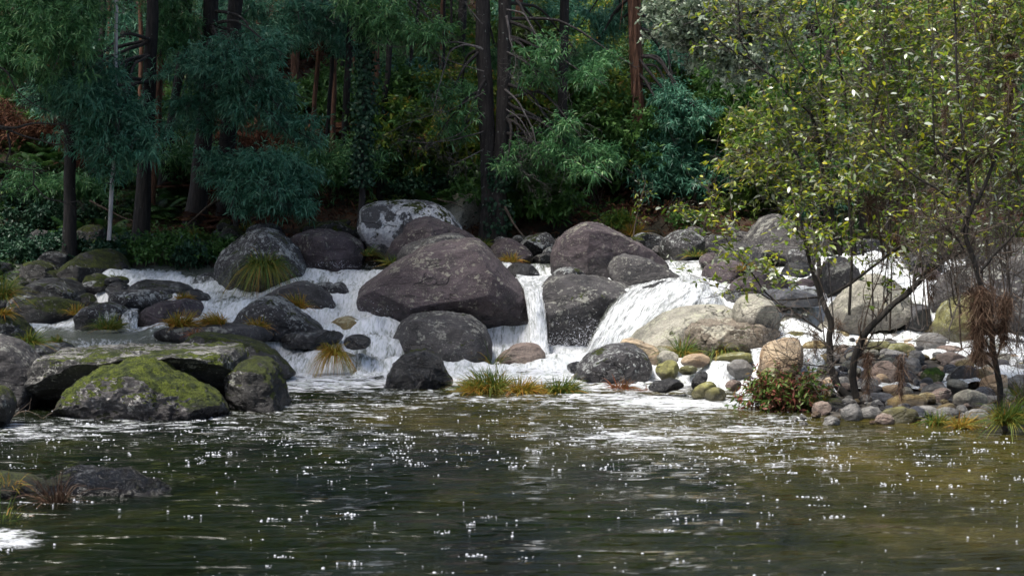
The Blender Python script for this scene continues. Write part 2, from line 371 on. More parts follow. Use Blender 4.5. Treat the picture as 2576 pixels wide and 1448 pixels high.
rock('boulder', 'low flat grey rock carrying orange sedge, behind the slab', 'grey', 'A', 25.2, .9,
     [(960,860),(1040,835),(1150,815),(1250,806),(1450,800),(1600,815),(1700,845),(1745,870),(1700,905),(1500,925),(1200,930),(1000,900)], sub=5, rough=.8)
rock('boulder', 'sloping dark boulder with moss running down to the white pool', 'mossy', 'A', 23.6, .8,
     [(1250,860),(1400,868),(1560,895),(1640,915),(1720,960),(1800,1025),(1860,1085),(1898,1130),(1800,1160),(1450,1180),(1250,1100)], sub=5, rough=.8)
rock('boulder', 'big grey boulder freckled with white lichen, a sedge tuft growing low on its front', 'lichen', 'A', 30.2, 1.2,
     [(1372,530),(1385,450),(1400,385),(1480,300),(1540,250),(1600,208),(1690,185),(1790,215),(1880,290),(1940,380),(1970,440),(1950,500),(1900,545),(1850,580),(1600,640),(1400,640)], sub=6, ncut=7)
rock('boulder', 'grey lichened rock peeping over the big freckled boulder', 'lichen', 'A', 31.6, .5,
     [(1580,240),(1600,180),(1650,158),(1700,155),(1770,190),(1830,240),(1750,300),(1640,290)], sub=5)
rock('boulder', 'smooth purple grey boulder beside the freckled boulder', 'purple', 'B', 31.2, 1.1,
     [(-250,350),(-190,305),(-130,287),(-60,272),(9,268),(70,290),(110,288),(161,315),(230,358),(245,400),(242,460),(225,535),(100,560),(-100,560),(-200,500)], sub=6, ncut=6)
rock('boulder', 'half drowned grey boulder with orange sedge on its flank', 'grey', 'A', 27.8, .6,
     [(1680,640),(1760,590),(1850,550),(1960,528),(2030,545),(2080,580),(2130,640),(2158,692),(2000,730),(1800,720)], sub=5)
rock('boulder', 'lumpy lichen flecked rock standing in the white water', 'lichen', 'A', 28.5, .5,
     [(2010,560),(2040,535),(2110,530),(2140,545),(2190,528),(2230,570),(2242,610),(2230,650),(2180,685),(2110,670),(2040,620)], sub=5, ncut=3)
rock('boulder', 'pointed dark boulder with crusts of moss, left of the main rapids', 'lichen', 'A', 26.4, .75,
     [(1490,800),(1520,765),(1600,690),(1650,645),(1700,622),(1760,625),(1820,645),(1880,685),(1930,725),(1990,765),(2050,800),(2078,838),(2040,865),(1800,880),(1550,850)], sub=6, ncut=6)
rock('boulder', 'rounded dark rock with a purple sheen behind the orange sedge', 'purple', 'A', 27.4, .7,
     [(840,830),(870,780),(905,720),(980,680),(1080,650),(1200,642),(1270,655),(1300,700),(1318,760),(1280,830),(1100,860),(900,860)], sub=5)
rock('boulder', 'pale spotted wet rock beside the left pool', 'lichen', 'A', 27.3, .6,
     [(430,830),(460,780),(510,728),(580,680),(680,662),(760,680),(820,720),(860,780),(850,830),(700,850),(500,850)], sub=5)
rock('boulder', 'round boulder under a cap of brown green moss on the left bank', 'mossy', 'A', 31, 1.,
     [(370,500),(400,450),(460,398),(510,360),(570,330),(640,316),(700,322),(750,345),(795,400),(810,470),(740,560),(500,570)], sub=5, ncut=3)
rock('boulder', 'moss backed boulder at the far left, next below the fern bank', 'mossy', 'A', 30.3, .8,
     [(110,470),(140,420),(200,392),(265,398),(330,450),(385,508),(300,560),(120,560)], sub=5)
rock('boulder', 'long dark slab boulder with a pale lichened shoulder on the left', 'dark', 'A', 29.2, 1.,
     [(140,650),(160,590),(190,548),(260,515),(400,510),(470,540),(540,600),(615,668),(560,710),(400,740),(200,730)], sub=5, ncut=6)
rock('boulder', 'low moss clump rock at the edge of the left pool', 'mossy', 'A', 28.2, .7,
     [(80,760),(110,710),(200,640),(320,630),(440,660),(520,715),(560,735),(400,790),(160,790)], sub=5, rough=1.4)
rock('boulder', 'broken mossy rock between the round moss cap and the dark slab', 'mossy', 'A', 29.9, .5,
     [(520,570),(545,500),(600,470),(680,510),(740,560),(730,620),(640,660),(560,620)], sub=5, rough=1.3)
rock('boulder', 'small wet rock shining beside the blue green sedge', 'dark', 'A', 29.2, .4,
     [(680,600),(700,555),(740,528),(790,535),(828,580),(800,620),(720,630)], sub=4)
rock('boulder', 'low flat black rock streaked with lichen above the pale spotted rock', 'lichen', 'A', 28.3, .6,
     [(640,650),(660,612),(710,592),(850,583),(1000,578),(1060,590),(1098,620),(1080,665),(900,700),(700,690)], sub=5)
rock('boulder', 'smooth dark hump beside the upper left cascade', 'dark', 'A', 29.1, .7,
     [(830,590),(870,540),(920,516),(1050,527),(1150,540),(1230,580),(1310,625),(1280,660),(1100,670),(900,650)], sub=5, ncut=2)
rock('boulder', 'little dark rock at the foot of the upper left cascade', 'dark', 'A', 28.5, .35,
     [(1170,620),(1200,585),(1240,572),(1300,598),(1345,650),(1250,670)], sub=4)
rock('boulder', 'black block the thin upper left fall pours over', 'dark', 'A', 30.6, .5,
     [(1245,570),(1250,510),(1290,482),(1400,480),(1420,560),(1400,640),(1290,620)], sub=4, sq=3.5)
rock('boulder', 'shadowed rock farthest left under the fern bank', 'dark', 'A', 33, .7,
     [(180,240),(200,205),(240,200),(300,228),(400,278),(440,330),(250,350)], sub=4, ncut=6)
rock('boulder', 'mossy rock behind the round moss cap', 'mossy', 'A', 32.4, .6,
     [(260,420),(290,350),(350,330),(430,334),(520,345),(540,420),(380,460)], sub=4)
rock('boulder', 'mossy grey rock deep under the blue green boughs', 'mossy', 'A', 34.6, .8,
     [(1440,190),(1465,110),(1510,78),(1590,66),(1650,90),(1710,150),(1640,220),(1500,220)], sub=5)
rock('boulder', 'bare grey rock wedge under the blue green boughs', 'grey', 'A', 34.8, .5,
     [(1670,160),(1700,120),(1745,103),(1800,150),(1830,220),(1700,230)], sub=4)
rock('boulder', 'mossy hump left behind the freckled boulder', 'mossy', 'A', 33, .6,
     [(1400,260),(1430,190),(1480,163),(1540,200),(1580,280),(1460,310)], sub=4)
rock('boulder', 'mossy topped grey boulder behind the purple boulder', 'mossy', 'B', 33.2, .7,
     [(-70,270),(-30,230),(30,216),(90,218),(150,245),(200,285),(240,335),(150,370),(-30,350)], sub=5)
rock('boulder', 'low rock left of the broken pale stump', 'dark', 'B', 35, .6,
     [(30,230),(60,192),(130,165),(200,155),(250,200),(230,270),(100,270)], sub=4)
rock('boulder', 'black mossy ledge above the left edge tuft', 'mossy', 'A', 22.8, .8,
     [(-200,760),(-60,735),(60,740),(100,775),(140,820),(185,875),(150,930),(60,950),(-200,960)], sub=5)
rock('boulder', 'wet bumpy rock awash in the middle of the left cascade', 'dark', 'A', 25.6, .5,
     [(1770,915),(1800,885),(1850,868),(1960,855),(2100,848),(2190,862),(2215,895),(2180,930),(1900,950)], sub=5, rough=1.3)
rock('boulder', 'wet rock ridge breaking the water just above the sedge in the left cascade', 'dark', 'B', 25.0, .4,
     [(120,985),(160,955),(230,950),(290,990),(260,1030),(150,1030)], sub=4)
rock('boulder', 'brown wet rock the left cascade slides over, below the main boulder', 'ochre', 'B', 26.9, .6,
     [(20,900),(60,855),(120,830),(190,850),(250,880),(290,925),(200,960),(60,950)], sub=4)
# ---- centre (region B)
rock('boulder', 'largest purple grey boulder in the middle, flat face and undercut base', 'purple', 'B', 28.2, 1.55,
     [(213,700),(222,655),(260,615),(350,560),(400,520),(470,470),(560,420),(640,370),(740,348),(840,340),(940,325),(985,332),(1030,370),(1080,430),(1140,500),(1200,565),(1270,630),(1310,690),(1332,780),(1345,900),(1330,1000),(1240,1040),(1050,1040),(850,1000),(600,930),(440,915),(345,920),(300,870),(255,800),(225,740)],
     sub=6, sq=3.2, ncut=0, lean=.22, rough=.55,
     cuts=[((700,560),-.95,(-.12,-.88,.46)), ((880,755),-1.12,(.10,-.62,-.78)), ((1130,640),-1.0,(.74,-.66,.1)), ((340,800),-.8,(-.5,-.75,-.45))])
rock('boulder', 'pale topped rock pressed against the back of the largest boulder', 'grey', 'B', 29.6, .8,
     [(470,480),(485,410),(520,370),(600,345),(700,318),(780,298),(850,298),(900,325),(930,400),(800,500)], sub=5, ncut=3)
rock('boulder', 'purple boulder with pale lichen rim between the white blotched boulder and the largest one', 'purple', 'B', 30.8, 1.,
     [(395,450),(405,405),(430,365),(500,290),(570,212),(640,190),(700,203),(760,225),(870,280),(960,328),(1040,375),(1070,410),(1050,450),(800,520),(450,500)], sub=6, ncut=5)
rock('boulder', 'tall boulder blotched with white lichen and green moss along its top', 'whitelichen', 'B', 32.2, 1.,
     [(232,300),(232,190),(242,125),(310,98),(420,88),(560,84),(680,94),(760,130),(830,200),(880,280),(800,380),(600,440),(380,440),(290,390)],
     sub=6, sq=4, ncut=0, lean=.1, rough=.6, cuts=[((450,260),-.85,(-.1,-.97,.2)), ((700,200),-.8,(.4,-.75,.5))])
rock('boulder', 'rounded dark boulder leaning on the foot of the largest boulder', 'grey', 'B', 26.5, .95,
     [(437,1010),(445,950),(470,895),(540,835),(590,812),(640,803),(700,800),(780,808),(860,815),(940,828),(1000,870),(1045,940),(1066,1020),(1064,1090),(1055,1160),(800,1190),(560,1150),(450,1080)],
     sub=6, ncut=3, rough=.8, lean=.2)
rock('boulder', 'small jagged black rock standing in the pool before the centre boulders', 'blackwet', 'B', 23.0, .6,
     [(370,1330),(395,1260),(420,1190),(480,1110),(530,1070),(590,1050),(650,1050),(700,1072),(742,1105),(765,1160),(790,1210),(822,1255),(760,1330),(560,1370)], sub=6, ncut=9, cutd=.6, rough=1.3)
rock('boulder', 'wet pinkish rock at the foot of the narrow fall', 'cpink', 'B', 26.2, .5,
     [(1090,1150),(1130,1085),(1180,1045),(1260,1005),(1340,1000),(1395,1045),(1420,1100),(1300,1170)], sub=5)
rock('boulder', 'dark boulder between the narrow fall and the fan fall', 'grey', 'B', 28.0, 1.2,
     [(1388,690),(1392,640),(1430,590),(1490,565),(1600,560),(1700,570),(1820,592),(1920,620),(2000,660),(1960,740),(1850,850),(1760,930),(1680,1040),(1600,1120),(1480,1110),(1430,1000),(1415,880),(1400,770)], sub=6, ncut=7, lean=.25)
rock('boulder', 'knobbly lichened lump on top of the boulder right of the narrow fall', 'lichen', 'B', 28.3, .5,
     [(1440,620),(1465,570),(1500,527),(1550,517),(1620,522),(1660,550),(1670,600),(1560,640)], sub=5, rough=1.2)
rock('boulder', 'big brown domed boulder with a white lichen blotch near its top', 'purple', 'B', 29.9, 1.2,
     [(1452,520),(1460,470),(1468,420),(1490,365),(1540,300),(1590,260),(1660,233),(1720,228),(1790,238),(1850,270),(1920,310),(1990,345),(2070,388),(2150,440),(2200,490),(2215,540),(2100,600),(1800,620),(1500,600)], sub=6, ncut=6)
rock('boulder', 'smooth oblong boulder lying on the right shoulder of the brown dome', 'grey', 'B', 28.5, .7,
     [(1830,550),(1840,490),(1870,448),(1920,430),(1980,438),(2060,460),(2140,495),(2230,540),(2290,575),(2320,605),(2220,640),(2080,655),(1950,630),(1860,600)], sub=5, ncut=4)
rock('boulder', 'smooth dark round boulder behind the gap of the narrow fall', 'purple', 'B', 31.2, .7,
     [(1065,420),(1068,375),(1090,340),(1150,325),(1210,338),(1260,370),(1310,405),(1335,440),(1325,490),(1200,510),(1090,490)], sub=5)
rock('boulder', 'angular grey rock below the twin trunks', 'lichen', 'B', 32.2, .7,
     [(1250,380),(1270,350),(1340,312),(1425,290),(1455,310),(1478,375),(1480,430),(1400,460),(1300,450)], sub=5, ncut=8, cutd=.65)
rock('boulder', 'small flat rock in the still water behind the narrow fall', 'grey', 'B', 31.5, .4,
     [(1330,480),(1350,445),(1410,428),(1460,425),(1470,480),(1400,500)], sub=4)
rock('boulder', 'small pale rock against the left side of the brown dome', 'lichen', 'B', 31.6, .35,
     [(1400,430),(1415,398),(1450,382),(1490,390),(1490,440),(1430,450)], sub=4)
rock('boulder', 'dark dome rock under the fan shaped fall', 'dark', 'F', 27.3, 1.0,
     [(1530,850),(1555,780),(1600,735),(1660,715),(1730,708),(1790,728),(1820,765),(1835,830),(1780,890),(1600,900)], sub=5, ncut=2, lean=.5)
rock('boulder', 'broad pale yellow grey boulder below the fan fall', 'pale', 'F', 25.7, 1.1,
     [(1555,890),(1590,850),(1625,820),(1665,795),(1720,776),(1790,768),(1835,775),(1860,800),(1870,850),(1800,920),(1650,945),(1570,930)], sub=6, ncut=4, lean=.4, rough=.7)
rock('boulder', 'small orange brown rock above the mossy stone right of the falls', 'tan', 'B', 24.7, .35,
     [(1895,1010),(1925,975),(1980,975),(2060,1005),(2140,1040),(2155,1080),(2120,1135),(2040,1115),(1960,1050)], sub=5, ncut=6)
rock('boulder', 'grey rock with dark moss scabs at the right end of the foam pool', 'lichen', 'B', 24.2, .7,
     [(1600,1250),(1625,1180),(1665,1115),(1750,1050),(1850,1012),(1960,1008),(2040,1048),(2085,1110),(2098,1170),(2060,1230),(1900,1280),(1700,1280)], sub=6, ncut=3)
rock('boulder', 'tiny dark rock awash left of the moss scabbed rock', 'dark', 'B', 24.9, .25,
     [(1560,1175),(1580,1135),(1630,1122),(1680,1135),(1660,1180)], sub=4)
rock('boulder', 'long low grey rock behind the brown dome', 'grey', 'B', 35, .7,
     [(1850,270),(1870,225),(1920,203),(2010,205),(2090,222),(2140,248),(2165,290),(2000,320)], sub=5)
rock('boulder', 'dark lumpy rock behind the right shoulder of the brown dome', 'lichen', 'B', 33.2, .6,
     [(2010,390),(2030,330),(2070,297),(2140,305),(2200,340),(2190,410),(2080,430)], sub=5)
rock('boulder', 'pale rock wall draped with ivy left of the twin trunks', 'pale', 'B', 34.6, .9,
     [(740,200),(760,110),(800,60),(880,40),(980,45),(1015,110),(1015,250),(960,330),(840,320)], sub=5, ncut=4)
rock('boulder', 'dark wet hump with water sheeting over it behind the largest boulder', 'dark', 'B', 29.6, .5,
     [(1170,560),(1180,510),(1230,488),(1300,490),(1360,530),(1380,580),(1280,610)], sub=5)
# ---- right (region C)
rock('boulder', 'egg shaped tan grey boulder perched above the flat tan ledge', 'pale', 'C', 24.9, .62,
     [(512,730),(512,680),(525,635),(550,600),(605,576),(670,576),(725,600),(760,650),(778,700),(782,750),(760,795),(680,800),(590,780),(530,760)], sub=5, ncut=1, rough=.5)
rock('boulder', 'flat layered tan brown ledge with dark moss patches and hanging sedge', 'ledge', 'C', 24.4, .7,
     [(235,880),(250,830),(275,775),(350,742),(470,733),(560,762),(700,785),(775,805),(785,828),(740,850),(640,880),(600,920),(400,930),(280,910)], sub=6, ncut=7, rough=1.7, ridge=.05, sq=3.5,
     cuts=[((500,812),-.65,(-.03,-.06,.99)), ((400,850),-.6,(-.1,-.9,-.35))])
rock('boulder', 'upright square orange tan block beside the small white falls', 'tan', 'C', 22.5, .42,
     [(668,1060),(680,1000),(688,940),(720,880),(790,858),(850,842),(897,838),(912,880),(918,950),(900,1010),(860,1050),(780,1080),(700,1080)], sub=5, sq=3.5, ncut=2, rough=.8, cutd=.85)
rock('boulder', 'smooth grey boulder at the right rim of the fan fall', 'purple', 'C', 28.4, .8,
     [(325,480),(335,430),(370,390),(440,377),(540,378),(590,405),(625,470),(600,540),(520,600),(420,600)], sub=5)
rock('boulder', 'slanting grey boulder left behind the egg shaped one', 'purple', 'C', 27.4, .8,
     [(480,580),(500,535),(580,472),(640,440),(700,430),(770,442),(820,475),(845,520),(800,570),(650,620),(520,620)], sub=5)
rock('boulder', 'black wet rock face left of the egg shaped boulder', 'dark', 'C', 27.2, .6,
     [(425,640),(440,570),(500,550),(620,560),(640,640),(560,740),(460,740)], sub=5, ncut=3)
rock('boulder', 'brown grey boulder in front of the big peaked boulder', 'grey', 'C', 29.6, .9,
     [(395,390),(410,340),(440,295),(500,262),(570,263),(640,295),(700,350),(730,410),(650,460),(430,450)], sub=5)
rock('boulder', 'big peaked dark boulder with white lichen patches, right of centre', 'grey', 'C', 31.4, 1.3,
     [(565,290),(580,245),(630,185),(680,130),(730,95),(780,88),(840,120),(930,165),(1030,200),(1075,260),(1085,350),(1040,450),(900,520),(760,480),(620,340)], sub=6, ncut=7, cutd=.7)
rock('boulder', 'pale capped speckled boulder behind the upper right water', 'lichen', 'C', 31.2, .8,
     [(60,320),(75,260),(120,215),(180,185),(240,185),(300,212),(335,280),(320,330),(200,370),(90,360)], sub=5)
rock('boulder', 'mottled brown rock right of the pale capped boulder', 'lichen', 'C', 31.9, .7,
     [(320,260),(350,220),(410,214),(500,238),(570,280),(540,330),(380,330)], sub=5)
rock('boulder', 'small smooth purple rock below the mottled brown rock', 'purple', 'C', 30.1, .4,
     [(305,370),(330,335),(370,322),(415,325),(440,370),(390,410),(320,405)], sub=4)
rock('boulder', 'big pale pinkish boulder behind the forked black stems', 'pale', 'C', 25.3, .9,
     [(1080,760),(1100,690),(1150,620),(1200,570),(1270,495),(1340,458),(1400,455),(1460,480),(1520,525),(1570,590),(1590,660),(1520,720),(1350,770),(1200,790)], sub=6, ncut=4, rough=.7)
rock('boulder', 'grey standing boulder left behind the pale pinkish one', 'grey', 'C', 27.3, .7,
     [(1050,560),(1058,470),(1075,390),(1120,348),(1190,355),(1240,400),(1275,480),(1280,560),(1150,610)], sub=5)
rock('boulder', 'large grey boulder under the hanging flood debris on the right', 'grey', 'C', 25.4, 1.1,
     [(1750,700),(1770,600),(1800,490),(1870,425),(1960,400),(2080,400),(2180,440),(2300,520),(2330,700),(2100,780),(1850,760)], sub=6, ncut=6)
rock('boulder', 'yellow green stained rock right of the lower white run', 'olive', 'C', 24.2, .7,
     [(1755,810),(1775,730),(1810,650),(1900,590),(2000,590),(2040,680),(2020,800),(1900,860),(1790,850)], sub=5, ncut=5)
rock('boulder', 'dark blocky rock right of the pale pinkish boulder', 'cdark', 'C', 25.2, .6,
     [(1440,760),(1460,690),(1510,640),(1600,635),(1700,650),(1725,710),(1680,770),(1540,790)], sub=5, ncut=8, cutd=.65)
rock('boulder', 'dark rock splitting the upper right white water', 'dark', 'C', 29, .8,
     [(1560,400),(1590,340),(1650,310),(1720,300),(1790,340),(1800,400),(1740,440),(1620,440)], sub=5)
rock('boulder', 'dark rock above the upper right white water', 'dark', 'C', 31, .9,
     [(1200,320),(1230,270),(1300,240),(1400,250),(1450,300),(1400,350),(1260,350)], sub=5)
rock('boulder', 'grey boulder at the right edge behind the shrubs', 'grey', 'C', 28, 1.0,
     [(2080,420),(2120,330),(2200,290),(2350,300),(2420,400),(2350,500),(2150,500)], sub=5)
rock('boulder', 'low wet grey rock where the lower right run begins', 'cblue', 'C', 25.9, .6,
     [(690,590),(720,555),(800,545),(900,550),(980,575),(1050,590),(1040,630),(850,640),(720,630)], sub=5)
rock('boulder', 'black wedge rock at the foot of the forked stems', 'dark', 'C', 20.1, .3,
     [(965,1310),(1000,1270),(1060,1228),(1110,1240),(1200,1270),(1290,1280),(1300,1320),(1100,1340)], sub=5, ncut=6, cutd=.6)
# foreground left
rock('boulder', 'low black wet rock with moss streaks lying in the near pool', 'blackwet', 'F', 14.15, .35,
     [(90,1295),(110,1240),(150,1200),(190,1188),(250,1190),(310,1192),(360,1212),(420,1240),(470,1256),(492,1268),(470,1285),(400,1300),(250,1310)], sub=6, ncut=9, rough=1.7, ridge=.03, lean=.3)
rock('boulder', 'low mossy rock under dry grass at the near left edge', 'mossy', 'F', 14.0, .35,
     [(-140,1290),(-90,1210),(-20,1192),(50,1196),(110,1225),(150,1262),(160,1290),(0,1310)], sub=5)

# ---- smaller rocks lying between the named boulders
r6 = random.Random(12)
def fillers(n, x0, x1, y0, y1, Yf, s0, s1, mats, lab, grp):
    for k in range(n):
        x, y = r6.uniform(x0, x1), r6.uniform(y0, y1); Y = Yf(y) + r6.uniform(-.2, .2); s = r6.uniform(s0, s1)
        rock('rock', lab, r6.choice(mats), 'F', Y, s / 4800 * Y * .8, ell(x, y, s, s * r6.uniform(.45, .75), r6.uniform(-15, 15), seed=k), cat='rock', group=grp, sub=4, ncut=6, rough=1.2)
fillers(22, -20, 280, 655, 790, lambda y: 31.5 - (y - 655) * .026, 22, 48, ['mossy', 'dark', 'dark', 'mossy', 'lichen'], 'dark mossy rock of the heap on the left bank of the rapids', 'mossy rocks heaped on the left bank')
fillers(12, -20, 300, 590, 650, lambda y: 32.2, 20, 45, ['mossy', 'dark', 'mossy'], 'shadowed mossy rock under the fern bank at the left', 'shadowed rocks under the fern bank')
fillers(3, 250, 330, 690, 735, lambda y: 29.4, 16, 26, ['dark', 'mossy'], 'wet dark rock between the left cascades', 'wet rocks between the left cascades')
fillers(10, 540, 910, 560, 600, lambda y: 33.4, 18, 36, ['mossy', 'dark', 'grey'], 'mossy rock at the wood edge behind the freckled boulder', 'rocks at the wood edge behind the freckled boulder')
fillers(14, 1500, 2060, 575, 640, lambda y: 33.0 - (y - 575) * .02, 14, 34, ['grey', 'lichen', 'dark', 'mossy'], 'grey rock at the wood edge right of the brown dome', 'rocks at the wood edge right of the brown dome')
fillers(6, 1240, 1460, 600, 640, lambda y: 32.6, 12, 26, ['grey', 'dark', 'lichen'], 'small rock at the foot of the twin trunks', 'small rocks at the foot of the twin trunks')
fillers(16, 1960, 2660, 640, 790, lambda y: 30.2 - (y - 640) * .028, 22, 46, ['grey', 'dark', 'lichen', 'pale', 'purple'], 'rock half hidden by twigs beside the right hand white water', 'rocks beside the right hand white water')
fillers(14, 2420, 2760, 700, 900, lambda y: 27.5 - (y - 700) * .02, 28, 60, ['grey', 'dark', 'cdark'], 'grey rock behind the twigs at the right edge', 'rocks behind the twigs at the right edge')
fillers(12, 1960, 2640, 650, 790, lambda y: 30.0 - (y - 640) * .028, 20, 40, ['grey', 'dark', 'lichen'], 'rock half hidden by twigs beside the right hand white water', 'rocks beside the right hand white water')
fillers(26, 2120, 2660, 790, 870, lambda y: 26.3 - (y - 790) * .016, 16, 34, ['cgrey', 'cpink', 'pale', 'cdark', 'ochre'], 'mixed stone at the top of the cobble pile on the right bank', 'stones topping the cobble pile of the right bank')
fillers(9, 1900, 2330, 790, 850, lambda y: 25.2, 16, 30, ['pale', 'ochre', 'cgrey', 'olive'], 'pale wet rock in the thin run behind the forked stems', 'pale wet rocks behind the forked stems')

# ---- cobbles of the right bank (region C)
BANK = lambda y: 3.728 / (.09 + (y - 560) / 4800)
cob = [  # name label mat cx cy rx ry rot
 ('long ochre cobble slanting by the lower white run','ochre',1655,800,112,38,-24),
 ('large egg shaped grey cobble standing on the cobble bank','cgrey',1730,885,105,72,8),
 ('yellow green cobble at the left end of the upper cobble row','olive',1400,905,82,45,-8),
 ('yellow topped cobble next right in the upper cobble row','olive',1525,915,95,38,3),
 ('smooth grey oval cobble on top of the small round one','cgrey',1502,953,72,32,5),
 ('small round olive grey cobble','cgrey',1540,990,42,40,0),
 ('large brown pink cobble between the debris strands','cpink',1430,1055,82,76,0),
 ('mottled grey cobble right of the large brown pink one','cgrey',1600,1020,58,52,-20),
 ('triangular cobble green with moss','cgreen',1722,1082,70,62,10),
 ('flat orange pink cobble high on the bank','cpink',1850,922,98,36,8),
 ('purple brown cobble under the flat orange pink one','cpink',1840,968,95,36,6),
 ('round blue grey cobble','cblue',1835,1045,50,43,0),
 ('large black grey cobble in the middle of the bank','cdark',1920,1085,88,76,-15),
 ('tan oval cobble right of the large black grey one','ochre',2035,1090,78,58,0),
 ('broad pale tan cobble behind the right stem','tan',2110,1130,98,66,-15),
 ('wide yellow grey boulder cobble low on the bank','pale',1945,1222,104,66,-4),
 ('wide green stained cobble at the waterline','olive',1512,1320,112,60,-4),
 ('slate blue wet cobble','cblue',1410,1208,78,34,0),
 ('long low brown cobble above the waterline','ochre',1565,1232,125,42,-6),
 ('brown wedge cobble leaning up to the right','cpink',1760,1190,82,34,-25),
 ('dark olive round cobble at the waterline','cdark',1388,1275,48,56,0),
 ('flat grey slab cobble at the waterline','cgrey',1665,1290,90,34,5),
 ('brown cobble left of the wide yellow grey one','ochre',1805,1275,60,34,-15),
 ('grey cobble under the wide yellow grey one','cgrey',1990,1310,70,38,0),
 ('small grey brown cobble by the near right sedge','cgrey',2085,1225,60,34,0),
 ('reddish flat cobble by the water seep','tan',1480,1152,62,26,0),
 ('wet black cobble by the water seep','cdark',1350,1150,62,30,0),
 ('little round brown cobble','cpink',1690,1130,42,24,0),
 ('little round pinkish cobble beside the little brown one','cpink',1762,1132,36,26,0),
 ('brown flat cobble under the debris clump','cpink',1900,1000,66,30,0),
 ('tan cobble at the right edge of the bank','tan',2205,985,72,42,0),
 ('grey cobble at the right edge of the bank','cgrey',2240,1045,62,46,0),
 ('dark cobble at the right edge of the bank','cdark',2140,1010,60,40,0),
 ('pale cobble low at the right edge','cgrey',2250,1110,60,44,0),
 ('large dark grey rock at the upper right edge of the bank','cdark',2190,900,110,60,0),
 ('smooth cream cobble beside the sedge under the ledge','tan',278,978,92,40,-6),
 ('yellow white wet cobble in the small falls','olive',108,1040,74,58,-20),
 ('small olive cobble under the cream one','olive',232,1036,54,26,-5),
 ('grey green rounded rock in the small falls','cgrey',552,1030,78,60,10),
 ('brown pink cobble in the small falls','cpink',512,1130,52,34,0),
 ('olive cobble slanting into the pool','olive',325,1160,86,38,-28),
 ('round olive cobble beside the slanting one','olive',400,1185,74,40,0),
 ('white glazed wet cobble above the small falls','pale',108,960,66,42,0),
 ('cream wet rock in the upper run','pale',860,745,78,42,-10),
 ('ochre cobble below the egg shaped boulder','ochre',1000,895,82,38,-8),
 ('green cream cobble under the square block','olive',742,1080,72,58,0),
 ('long wet stone below the flat tan ledge','olive',510,965,130,34,-4),
 ('small green stone at the foot of the falls','olive',958,1100,44,34,0),
 ('small orange stone near the forked stems','tan',1092,1110,44,30,0),
 ('yellow grey ledge stone behind the forked stem','ochre',1000,690,120,52,-10),
 ('pale broken stone behind the forked stems','pale',1090,780,60,40,10),
 ('flat wet stone in the lower left of the small falls','dark',100,1130,110,36,-6),
 ('dark tilted wet stone in the small falls','dark',300,1100,34,70,38),
 ('grey stone right of the dark blocky rock','cgrey',1480,770,90,44,10),
 ('brown grey stone under the pale pinkish boulder','cpink',1340,790,80,34,0),
]
for i, (lb, mt, cx, cy, rx, ry, rt) in enumerate(cob):
    yb = px('C', [(cx, cy + ry * .5)])[0][1]
    Y = BANK(yb)
    if cx < 700: Y = BANK(yb) + .8
    rock('cobble', lb, mt, 'C', Y, rx * .4126 / 4800 * Y * .85, ell(cx, cy, rx, ry, rt, seed=i), cat='cobble', sub=4, ncut=5, rough=1.15, sq=2.4, lean=.1)
# packed small cobbles: copies of a few shapes
def bank_z(Yb): return .09 * (Yb - 19.2)
protos = []
for k, mt in enumerate(['cgrey', 'cpink', 'cdark', 'cgrey', 'ochre', 'cgrey', 'tan', 'cpink', 'pale', 'cblue', 'pale']):
    V, F = rock_shape([(math.cos(a) * .5, math.sin(a) * .33) for a in np.arange(12) * math.pi / 6], .42, 60 + k, sub=3, ncut=9, rough=1.5, sq=2.6, cutd=.68)
    protos.append((V, F, mt))
pm = {}
r3 = random.Random(5)
names_s = {'cgrey': 'grey', 'cpink': 'pinkish brown', 'cdark': 'blackish', 'cblue': 'slate blue', 'ochre': 'ochre', 'tan': 'light tan', 'pale': 'pale'}
placed = []
tries = 0
while len(placed) < 280 and tries < 6000:
    tries += 1
    Y = r3.uniform(18.95, 24.8); xp = r3.uniform(1990 + (Y - 19) * 22, 2680)
    X = (xp - 1288) / 4800 * Y; s = r3.choice([.07, .09, .12, .16, .2, .27]) * r3.uniform(.8, 1.15)
    if any((X - a) ** 2 + (Y - b) ** 2 < (.37 * (s + c)) ** 2 for a, b, c in placed): continue
    placed.append((X, Y, s))
    k = r3.randrange(len(protos)); V, F, mt = protos[k]
    if k not in pm:
        o = mesh_obj('cobble', V, F, M[mt]); pm[k] = o.data
    else:
        o = bpy.data.objects.new('cobble', pm[k]); COL.objects.link(o)
    o.location = (X, Y, bank_z(Y) + s * .08 + r3.uniform(0, .03)); o.scale = (s, s, s * r3.uniform(.8, 1.1))
    o.rotation_euler = (r3.uniform(-.3, .3), r3.uniform(-.35, .35), r3.uniform(0, 6.3))
    tag(o, 'small %s cobble packed between the larger stones of the right bank' % names_s[mt], 'cobble', 'small cobbles of the right bank')

